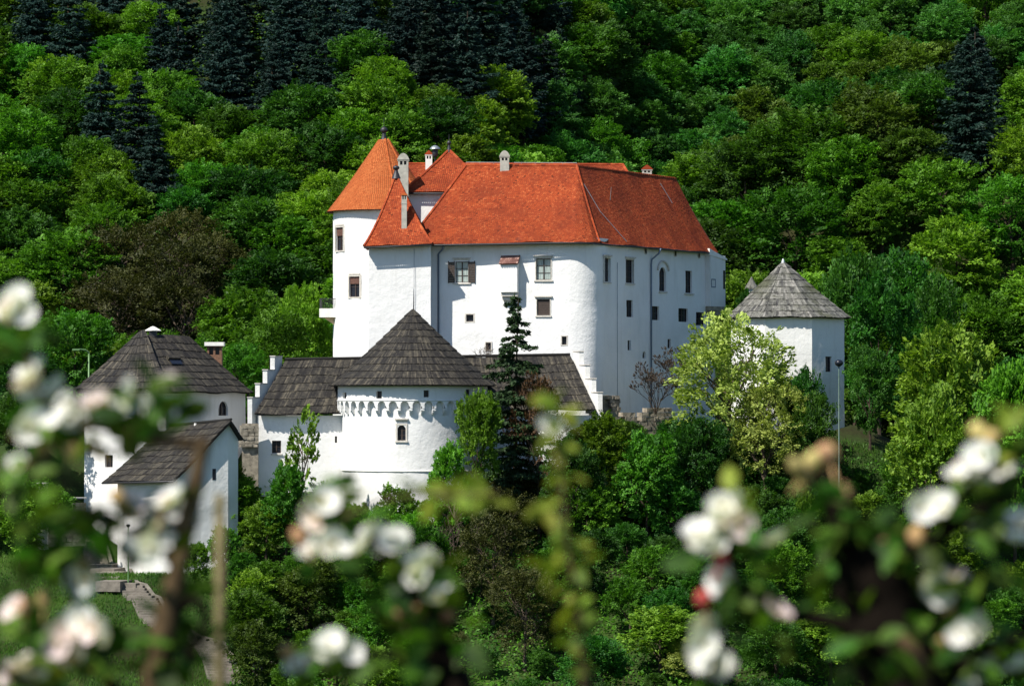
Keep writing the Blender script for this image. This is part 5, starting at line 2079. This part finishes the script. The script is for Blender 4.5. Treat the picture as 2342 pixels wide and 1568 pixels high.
for x, y, z, u, v, H in fplan:
    if u < 1000: tn = fr_.choice(('leaf_mid', 'leaf_bright', 'leaf_bright', 'leaf_olive', 'leaf_mid'))
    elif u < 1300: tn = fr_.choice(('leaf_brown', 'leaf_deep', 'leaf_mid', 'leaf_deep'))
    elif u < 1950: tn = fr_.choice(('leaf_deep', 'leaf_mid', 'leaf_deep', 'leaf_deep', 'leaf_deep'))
    else: tn = fr_.choice(('leaf_mid', 'leaf_bright', 'leaf_lime', 'leaf_deep'))
    if 1300 < u < 1950 and v < 1250 and fr_.random() < 0.25: tn = 'leaf_bright'
    ftone.append(tn)
    hz_ = 'on the low slope' if v > 1400 else 'halfway down the slope' if v > 1230 else 'on the upper slope'
    if u < 540: sd_ = 'by the low wall'
    elif u < 800: sd_ = 'left of the bastion'
    elif u < 1300: sd_ = 'under the bastion'
    elif u < 1620: sd_ = 'under the shaded castle wall'
    elif u < 1950: sd_ = 'under the octagonal tower'
    else: sd_ = 'under the bright right tree'
    finfo.append((u, f'{TONE[tn]} {"young tree" if H > 5 else "bush"}', f'{hz_} {sd_}'))
flabs = ranked(finfo, lambda k: '')
for (x, y, z, u, v, H), tn, lab, inf in zip(fplan, ftone, flabs, finfo):
    nm = 'small_tree' if H > 5 else 'bush'
    tree(nm, (x, y, z - 0.3), H / 12.4, fr_.choice(CR[tn]), fr_.choice(TR), ' '.join(lab.split()), 'tree' if H > 5 else 'bush', 'growth ' + inf[2], fr_.uniform(0, 6.28), max(1.0, 1.25 - 0.05 * H))

# ---- undergrowth and grass, too many to count
rng = np.random.default_rng(5)


def ground_leaves(name, mat, n, ulo, uhi, ylo, yhi, hgt, L, Wd, keep=None, blade=False):
    P_, O_ = [], []
    while len(P_) < n:
        y = rng.uniform(ylo, yhi)
        u = rng.uniform(ulo, uhi)
        x = (u - 1171) * K * y
        z = Tz(x, y)
        v = proj((x, y, z))[1]
        if keep and not keep(u, v, x, y): continue
        P_.append((x, y, z + (rng.random() ** 1.5) * hgt))
    P_ = np.array(P_)
    out = rng.normal(size=(n, 3)) * 0.5 + np.array([-0.2, -0.6, 0])
    if blade: V = leaves(rng, P_, out, L, Wd, up=0.2, rand=0.9, outw=0.8, droop=np.tile([0, 0, 1.6], (n, 1)))
    else: V = leaves(rng, P_, out, L, Wd)
    tint = []
    for p in P_:
        tint.append(0.5 + 0.9 * noise.noise(Vector((p[0] * 0.25, p[1] * 0.25, 2))) + rng.normal(0, 0.2))
    return props(link(name, quad_mesh(name, V, np.clip(tint, 0, 1), M[mat])), kind='stuff')


ground_leaves('undergrowth', 'leaf_mid', 60000, 520, 2420, 282, 343, 1.1, 0.34, 0.2, lambda u, v, x, y: v > interp(limit, u) - 25)
ground_leaves('grass', 'grass', 50000, -80, 620, 284, 338, 0.25, 0.42, 0.07, lambda u, v, x, y: v > 1120 and noise.noise(Vector((x * 0.2, y * 0.2, 5))) > -0.55, True)
ground_leaves('ivy', 'leaf_olive', 7000, 528, 592, 326, 337, 0.9, 0.26, 0.2, lambda u, v, x, y: v > 1000)
ground_leaves('bank_grass', 'grass', 9000, 1880, 2060, 318, 346, 0.25, 0.45, 0.08, None, True)


def canopy_fill():
    """the low growth that closes the gaps between the counted trees on the hills"""
    P_, O_ = [], []
    fr2 = np.random.default_rng(9)
    while len(P_) < 70000:
        y = fr2.uniform(394, 715)
        x = fr2.uniform(-0.15, 0.15) * y
        z = Tz(x, y)
        u, v = proj((x, y, z + 3))
        if u < -60 or u > 2400 or v < -80: continue
        if 446 < y < 560 and x / y > 0.055: continue
        c = np.array([x, y, z + fr2.uniform(0.8, 5.6)])
        for _ in range(14):
            P_.append(c + fr2.normal(size=3) * np.array([1.1, 1.1, 0.5]))
    P_ = np.array(P_)
    n = len(P_)
    out = fr2.normal(size=(n, 3)) * 0.4 + np.array([-0.1, -0.6, 0.3])
    V = leaves(fr2, P_, out, 0.55, 0.32)
    props(link('forest_understorey', quad_mesh('forest_understorey', V, np.clip(fr2.normal(0.4, 0.25, n), 0, 1), M['leaf_mid'])), kind='stuff')


canopy_fill()
# ------------------------------------------------------------------ blossoming apple trees close to the camera
ar_ = random.Random(77)


def petal_mesh(name, mat, r=0.0195):
    mb = MB()
    for k in range(5):
        a = 2 * math.pi * k / 5
        ca, sa_ = math.cos(a), math.sin(a)
        rows = []
        for t, wd in ((0.0, 0.10), (0.35, 0.50), (0.7, 0.66), (0.92, 0.50), (1.0, 0.2)):
            zz_ = r * (0.55 * t * t + 0.05)
            row = []
            for s_ in (-1, 0, 1):
                x, y = t * r, s_ * wd * r
                z = zz_ + abs(s_) * 0.10 * r * t
                row.append((x * ca - y * sa_, x * sa_ + y * ca, z))
            rows.append(row)
        for i in range(4):
            for j in range(2):
                mb.face([rows[i][j], rows[i][j + 1], rows[i + 1][j + 1], rows[i + 1][j]], ar_.uniform(0.2, 1))
    return mb.data(name, M[mat], smooth=True)


def stamen_mesh():
    mb = MB()
    for k in range(10):
        a = 2 * math.pi * k / 10 + 0.2
        d = Vector((math.cos(a) * 0.3, math.sin(a) * 0.3, 1)).normalized()
        p = d * 0.0085
        mb.tube([(0, 0, 0.001), p], [0.0004, 0.0003], 3)
        mb.tube([p, p + d * 0.0016], [0.0011, 0.0006], 4)
    return mb.data('stamens', M['stamen'])


def leaf_mesh(name, mat, L=0.052, Wd=0.030):
    mb = MB()
    prof = [(0, 0.04), (0.15, 0.55), (0.4, 1.0), (0.65, 0.85), (0.86, 0.45), (1.0, 0.02)]
    rows = []
    for t, w_ in prof:
        z = -0.18 * L * t * t
        rows.append([(t * L, -w_ * Wd / 2, z + 0.12 * w_ * Wd), (t * L, 0, z), (t * L, w_ * Wd / 2, z + 0.12 * w_ * Wd)])
    for i in range(5):
        for j in range(2): mb.face([rows[i][j], rows[i][j + 1], rows[i + 1][j + 1], rows[i + 1][j]], ar_.uniform(0.1, 1))
    return mb.data(name, M[mat], smooth=True)


def bud_mesh(mat):
    mb = MB()
    mb.lathe((0, 0, 0), [(0.0015, -0.004), (0.005, 0.0), (0.0075, 0.006), (0.006, 0.012), (0.0015, 0.016)], 8)
    mb.tube([(0, 0, -0.022), (0, 0, -0.003)], [0.0011, 0.0013], 5)
    return mb.data('bud', M[mat], smooth=True)


PET = [petal_mesh('blossom', 'petal'), petal_mesh('blossom', 'petal', 0.0205), petal_mesh('blossom', 'petal_pink', 0.019)]
STA = stamen_mesh()
LEAF = {'n': leaf_mesh('leaf', 'apple_leaf'), 'y': leaf_mesh('leaf', 'apple_leaf_young', 0.042, 0.024)}
BUD = {'o': bud_mesh('bud'), 'r': bud_mesh('bud_red')}


A_ = None


class Apple:
    def __init__(self, u, Y, label, name='apple_tree', cat='apple tree'):
        x = P(u, 930, Y).x
        self.Y = Y
        self.o = thing(name, (x, Y, Tz(x, Y) - 0.02), label, cat)
        self.n = 0

    def put(self, name, me, p, rot, sc=1.0, parent=None):
        o = link(name, me, parent or self.o)
        o.location = p - wloc(self.o) if parent is None else p
        o.rotation_euler = rot
        o.scale = (sc, sc, sc)
        return o

    def branch(self, pts, radii, mat='apple_bark', name='branch'):
        q = []
        for p in pts:
            q.append(Vector(p) if isinstance(p, Vector) else P(p[0], p[1], self.Y + (p[2] if len(p) > 2 else 0)))
        # smooth a little
        out, rr_ = [], []
        for i in range(len(q) - 1):
            for k in range(4):
                t = k / 4
                a = q[max(i - 1, 0)]; b_ = q[i]; c = q[i + 1]; d = q[min(i + 2, len(q) - 1)]
                out.append(0.5 * ((2 * b_) + (c - a) * t + (2 * a - 5 * b_ + 4 * c - d) * t * t + (3 * b_ - a - 3 * c + d) * t ** 3))
                rr_.append(radii[i] + (radii[i + 1] - radii[i]) * t)
        out.append(q[-1]); rr_.append(radii[-1])
        rr_ = [r * ar_.uniform(0.88, 1.12) for r in rr_]
        mb = MB()
        mb.tube(out, rr_, 8)
        return mb.build(name, M[mat], self.o, smooth=True)

    def cluster(self, u, v, r, n=None, pink=0.14, dy=0.0):
        n = n or max(1, round((r / 23) ** 2))
        for i in range(n):
            a, d = ar_.uniform(0, 6.28), r * 0.62 * math.sqrt(ar_.random()) if n > 1 else 0
            p = P(u + d * math.cos(a), v + d * math.sin(a), self.Y + dy + ar_.uniform(-0.04, 0.04))
            me = PET[2] if ar_.random() < pink else ar_.choice(PET[:2])
            rot = (math.radians(ar_.uniform(15, 100)), ar_.uniform(-0.6, 0.6), ar_.uniform(-1.4, 0.5))
            b_ = self.put('blossom', me, p, rot, ar_.uniform(0.82, 1.15))
            s_ = link('stamens', STA, b_)
        for i in range(max(1, n // 3)):
            self.leaf(u + ar_.uniform(-r, r) * 1.1, v + ar_.uniform(-0.2, 1.3) * r, 'n', dy + ar_.uniform(0.0, 0.06))

    def leaf(self, u, v, k='n', dy=0.0, sc=None):
        p = P(u, v, self.Y + dy)
        rot = (ar_.uniform(-1.2, 1.2), ar_.uniform(-1.0, 0.9), ar_.uniform(0, 6.28))
        self.put('leaf', LEAF[k], p, rot, sc or ar_.uniform(0.6, 1.05))

    def leaves(self, u, v, ru, rv, n, k='n', dy=0.0):
        for i in range(n if k == 'y' else max(2, round(n * (0.95 if self is A_ or u > 1800 else 0.7)))):
            a, d = ar_.uniform(0, 6.28), math.sqrt(ar_.random())
            self.leaf(u + ru * d * math.cos(a), v + rv * d * math.sin(a), k, dy + ar_.uniform(-0.06, 0.1))

    def bud(self, u, v, k='o', n=1, sc=1.3):
        for i in range(n):
            p = P(u + ar_.uniform(-12, 12) * (n > 1), v + ar_.uniform(-12, 12) * (n > 1), self.Y + ar_.uniform(-0.03, 0.03))
            self.put('bud', BUD[k], p, (ar_.uniform(-0.9, 0.9), ar_.uniform(-0.9, 0.9), 0), sc * ar_.uniform(0.9, 1.2))


# left tree: crooked trunk in front of the small house
A = Apple(330, 4.7, 'blurred apple tree with white blossom and crooked brown trunk at left')
gx = P(300, 1800, 4.75)
A_ = A
A.branch([Vector((gx.x, 4.75, Tz(gx.x, 4.75) - 0.05)), (310, 1900), (340, 1640), (378, 1420), (405, 1310), (428, 1200), (452, 1080), (466, 1000)], [0.034, 0.026, 0.019, 0.016, 0.0145, 0.0135, 0.012, 0.008], name='trunk')
A.branch([(466, 1018), (400, 1010), (320, 1000), (220, 975), (120, 985), (20, 1000)], [0.0085, 0.008, 0.0065, 0.005, 0.004, 0.003])
A.branch([(425, 1215), (370, 1195), (300, 1215), (250, 1190), (190, 1160)], [0.008, 0.006, 0.005, 0.004, 0.003], 'apple_bark_shade')
A.branch([(330, 1640), (250, 1560), (200, 1480), (170, 1380), (150, 1280)], [0.012, 0.009, 0.007, 0.005, 0.003], 'apple_bark_shade')
A.branch([(330, 1650), (190, 1620), (60, 1560), (-40, 1500)], [0.012, 0.008, 0.006, 0.004], 'apple_bark_shade')
A.branch([(120, 985), (90, 900), (60, 800), (40, 700)], [0.004, 0.0035, 0.003, 0.002])
A.branch([(378, 1420), (440, 1370), (470, 1420), (420, 1520)], [0.009, 0.007, 0.006, 0.004], 'apple_bark_shade')
for c in ((45, 695, 46), (85, 868, 44), (62, 985, 50), (38, 1078, 26), (168, 945, 34), (225, 922, 30), (300, 918, 34), (385, 888, 24), (350, 935, 22), (182, 1440, 58), (150, 1475, 40), (188, 1325, 26), (42, 1400, 26), (75, 1530, 36), (30, 1545, 28), (318, 1240, 30), (350, 1180, 28), (395, 1150, 24), (130, 900, 20), (455, 1185, 18), (250, 1440, 22)):
    A.cluster(*c)
for c in ((90, 1037, 'o'), (55, 1400, 'o'), (100, 1385, 'o'), (195, 1300, 'o'), (245, 940, 'o'), (200, 1540, 'o'), (280, 1150, 'o'), (440, 1160, 'o'), (130, 1000, 'o'), (160, 1040, 'o'), (215, 1030, 'o'), (180, 1520, 'o'), (372, 1172, 'o')):
    A.bud(c[0], c[1], c[2], 1)
for c in ((70, 790, 60, 50, 12), (60, 760, 30, 40, 5), (130, 960, 90, 40, 14), (330, 960, 90, 45, 26), (360, 900, 40, 40, 8), (230, 1000, 120, 40, 22), (60, 1080, 70, 60, 14), (120, 1240, 110, 60, 20), (80, 1330, 90, 50, 14), (330, 1490, 90, 50, 22), (420, 1390, 60, 60, 14), (60, 1470, 80, 50, 14), (260, 1530, 160, 40, 24), (410, 1530, 70, 40, 10), (230, 1180, 60, 30, 6)):
    A.leaves(*c)
A.leaves(250, 1000, 100, 40, 8, 'y')
A.leaves(150, 1540, 120, 30, 6, 'y')

# wooden stake
sp_ = P(504, 1130, 5.2)
zb = Tz(sp_.x, 5.2) - 0.1
st_ = thing('wooden_stake', (sp_.x, 5.2, zb), 'blurred thin weathered wooden stake right of the crooked apple trunk', 'stake')
mb = MB()
mb.tube([(sp_.x + 0.004, 5.2, zb), (sp_.x, 5.2, sp_.z - 0.2), (sp_.x - 0.001, 5.2, sp_.z)], [0.010, 0.0085, 0.0078], 8)
mb.build('shaft', M['stake'], st_, smooth=True)

# centre tree
B = Apple(1010, 4.8, 'blurred shade-darkened apple branch with white blossom clusters at bottom centre')
gx = P(1060, 1800, 4.85)
B.branch([Vector((gx.x, 4.85, Tz(gx.x, 4.85) - 0.05)), (1050, 1900), (1030, 1640), (1005, 1500), (985, 1400), (930, 1310), (860, 1240), (770, 1190)], [0.05, 0.042, 0.034, 0.027, 0.016, 0.010, 0.006, 0.003], 'apple_bark_shade', 'trunk')
B.branch([(1030, 1660), (980, 1560), (900, 1500), (800, 1500), (700, 1520)], [0.012, 0.008, 0.006, 0.004, 0.003], 'apple_bark_shade')
B.branch([(930, 1310), (985, 1280), (1010, 1340)], [0.006, 0.004, 0.003], 'apple_bark_shade')
for c in ((728, 1185, 30), (745, 1262, 40), (722, 1265, 24), (848, 1228, 30), (905, 1246, 28), (965, 1305, 48), (985, 1285, 30), (1005, 1372, 26), (690, 1525, 28), (762, 1492, 34), (815, 1518, 34), (720, 1510, 22), (800, 1490, 22), (740, 1150, 20)):
    B.cluster(*c)
for c in ((882, 1410), (915, 1422), (960, 1415), (1020, 1415), (800, 1275), (690, 1240), (660, 1500)):
    B.bud(c[0], c[1], 'o', 1)
for c in ((780, 1150, 70, 50, 14), (900, 1330, 100, 60, 30), (960, 1420, 90, 70, 30), (1000, 1500, 70, 70, 26), (780, 1520, 110, 40, 24), (925, 1530, 40, 30, 8), (830, 1300, 50, 40, 8), (960, 1360, 60, 50, 16)):
    B.leaves(*c)
B.leaves(760, 1130, 60, 40, 12, 'y')
B.leaves(1060, 1135, 90, 28, 22, 'y', 0.1)
B.leaves(940, 1120, 40, 24, 6, 'y', 0.1)
B.branch([(770, 1190), (860, 1150), (960, 1130), (1060, 1135), (1140, 1125)], [0.003, 0.0026, 0.0024, 0.002, 0.0015])

# upright green shoot
Cc = Apple(1330, 4.9, 'blurred upright leafy green apple shoot right of the spruce', 'apple_shoot', 'apple shoot')
gx = P(1345, 1800, 4.9)
Cc.branch([Vector((gx.x, 4.9, Tz(gx.x, 4.9) - 0.05)), (1345, 1800), (1335, 1600), (1325, 1400), (1300, 1260), (1285, 1120), (1268, 1000), (1265, 915)], [0.010, 0.006, 0.0042, 0.0036, 0.003, 0.0025, 0.002, 0.0012], name='stem')
for c in ((1265, 935, 22, 24, 9), (1255, 1010, 26, 22, 6), (1275, 1085, 26, 30, 8), (1260, 1165, 24, 14, 6), (1300, 1235, 36, 26, 10), (1265, 1285, 28, 22, 9), (1335, 1290, 26, 14, 6), (1312, 1340, 22, 22, 4), (1310, 1385, 26, 22, 5), (1345, 1405, 20, 20, 4), (1330, 1455, 30, 24, 5), (1345, 1520, 30, 24, 5)):
    Cc.leaves(*c, 'y')
Cc.cluster(1255, 985, 14, 1)

# right tree: thick shade-darkened trunk with blossoming side branches
D = Apple(2050, 4.6, 'blurred apple tree with thick shade-blackened trunk and white blossom at lower right')
gx = P(2110, 1800, 4.65)
D.branch([Vector((gx.x, 4.65, Tz(gx.x, 4.65) - 0.05)), (2110, 1900), (2080, 1640), (2030, 1440), (1990, 1310), (1940, 1210), (1895, 1130), (1880, 1080)], [0.085, 0.075, 0.062, 0.052, 0.044, 0.028, 0.016, 0.006], 'apple_bark_shade', 'trunk')
D.branch([(2000, 1330), (2060, 1270), (2140, 1230), (2230, 1170), (2330, 1130)], [0.022, 0.016, 0.012, 0.008, 0.005], 'apple_bark_shade')
D.branch([(2140, 1230), (2180, 1160), (2240, 1090), (2300, 1060)], [0.008, 0.006, 0.004, 0.003], 'apple_bark_shade')
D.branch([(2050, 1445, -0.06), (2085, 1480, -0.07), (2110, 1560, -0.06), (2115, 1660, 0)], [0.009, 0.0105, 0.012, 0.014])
D.branch([(2100, 1640), (2180, 1540), (2260, 1480), (2360, 1450)], [0.014, 0.010, 0.007, 0.004], 'apple_bark_shade')
D.branch([(2030, 1460), (1900, 1420), (1790, 1400), (1700, 1340), (1665, 1240), (1660, 1170)], [0.014, 0.010, 0.008, 0.006, 0.004, 0.003], 'apple_bark_shade')
D.branch([(1700, 1345), (1650, 1420), (1635, 1500), (1625, 1600)], [0.005, 0.004, 0.003, 0.003], 'apple_bark_shade')
for c in ((1680, 1170, 50), (1650, 1190, 30), (1622, 1228, 44), (1632, 1260, 26), (1668, 1335, 30), (1620, 1480, 40), (1640, 1520, 30), (1770, 1402, 22), (1775, 1240, 14, 1), (2140, 1158, 46), (2105, 1165, 26), (2215, 1100, 44), (2240, 1052, 28), (2295, 1080, 24), (2270, 1105, 24), (2236, 1232, 26), (2332, 1200, 26), (2145, 1345, 30), (2200, 1430, 30), (2240, 1442, 24), (2165, 1470, 22), (2180, 1330, 16), (1610, 1440, 18), (2330, 1240, 20), (2200, 1540, 22), (2335, 1530, 22), (2285, 1500, 18), (2060, 1560, 16)):
    D.cluster(*c)
for c in ((1835, 1078, 'o'), (1888, 1055, 'o'), (1845, 1085, 'o'), (1645, 1292, 'r'), (1612, 1385, 'r'), (2025, 1395, 'o'), (2010, 1260, 'o'), (2100, 1240, 'o'), (1925, 1150, 'o'), (2150, 1490, 'o'), (2170, 1400, 'o'), (2250, 1010, 'o'), (2280, 1130, 'o'), (1990, 1300, 'o')):
    D.bud(c[0], c[1], c[2], 2 if c[1] < 1100 else 1, 1.5)
for c in ((1740, 1260, 70, 70, 20), (1700, 1400, 70, 80, 18), (1760, 1480, 60, 50, 8), (1950, 1240, 50, 60, 14), (2040, 1250, 80, 50, 18), (2060, 1330, 90, 80, 24), (2150, 1210, 110, 50, 22), (2270, 1170, 70, 60, 18), (2290, 1300, 60, 60, 12), (2260, 1480, 90, 70, 26), (1980, 1450, 60, 90, 16), (1900, 1140, 40, 30, 6), (2320, 1050, 40, 50, 12), (2200, 1380, 60, 60, 12), (1960, 1350, 40, 60, 10)):
    D.leaves(*c)
D.leaves(2310, 1010, 30, 50, 8, 'y')
D.leaves(1700, 1130, 40, 20, 4, 'y')
D.leaves(1970, 1545, 60, 20, 6, 'y')
D.leaves(2000, 1330, 120, 130, 34, 'n', 0.08)
D.leaves(2060, 1480, 110, 80, 26, 'n', -0.08)
D.leaves(1960, 1200, 70, 70, 14, 'n', -0.05)
D.branch([(1990, 1310), (1930, 1290), (1880, 1240), (1850, 1180)], [0.014, 0.009, 0.006, 0.003], 'apple_bark_shade')
D.branch([(2030, 1440), (1960, 1400), (1900, 1340)], [0.016, 0.010, 0.004], 'apple_bark_shade')
D.branch([(2060, 1540), (2150, 1440), (2190, 1340), (2170, 1260)], [0.020, 0.012, 0.008, 0.003], 'apple_bark_shade')
B.leaves(980, 1440, 100, 80, 26, 'n', -0.06)
A.leaves(120, 1180, 110, 60, 16, 'n', 0.05)
A.leaves(70, 1420, 90, 60, 16, 'n', 0.05)
for c in ((300, 1160, 22), (340, 1255, 20), (370, 1220, 18), (430, 1165, 16), (260, 1200, 14, 1)):
    A.cluster(*c)
A.leaves(300, 1190, 120, 40, 14, 'n')
A.leaves(330, 1270, 80, 30, 8, 'n')
A.leaves(430, 1480, 60, 60, 14, 'n', 0.05)
A.branch([(425, 1215), (380, 1250), (330, 1262), (280, 1290)], [0.006, 0.005, 0.004, 0.002], 'apple_bark_shade')
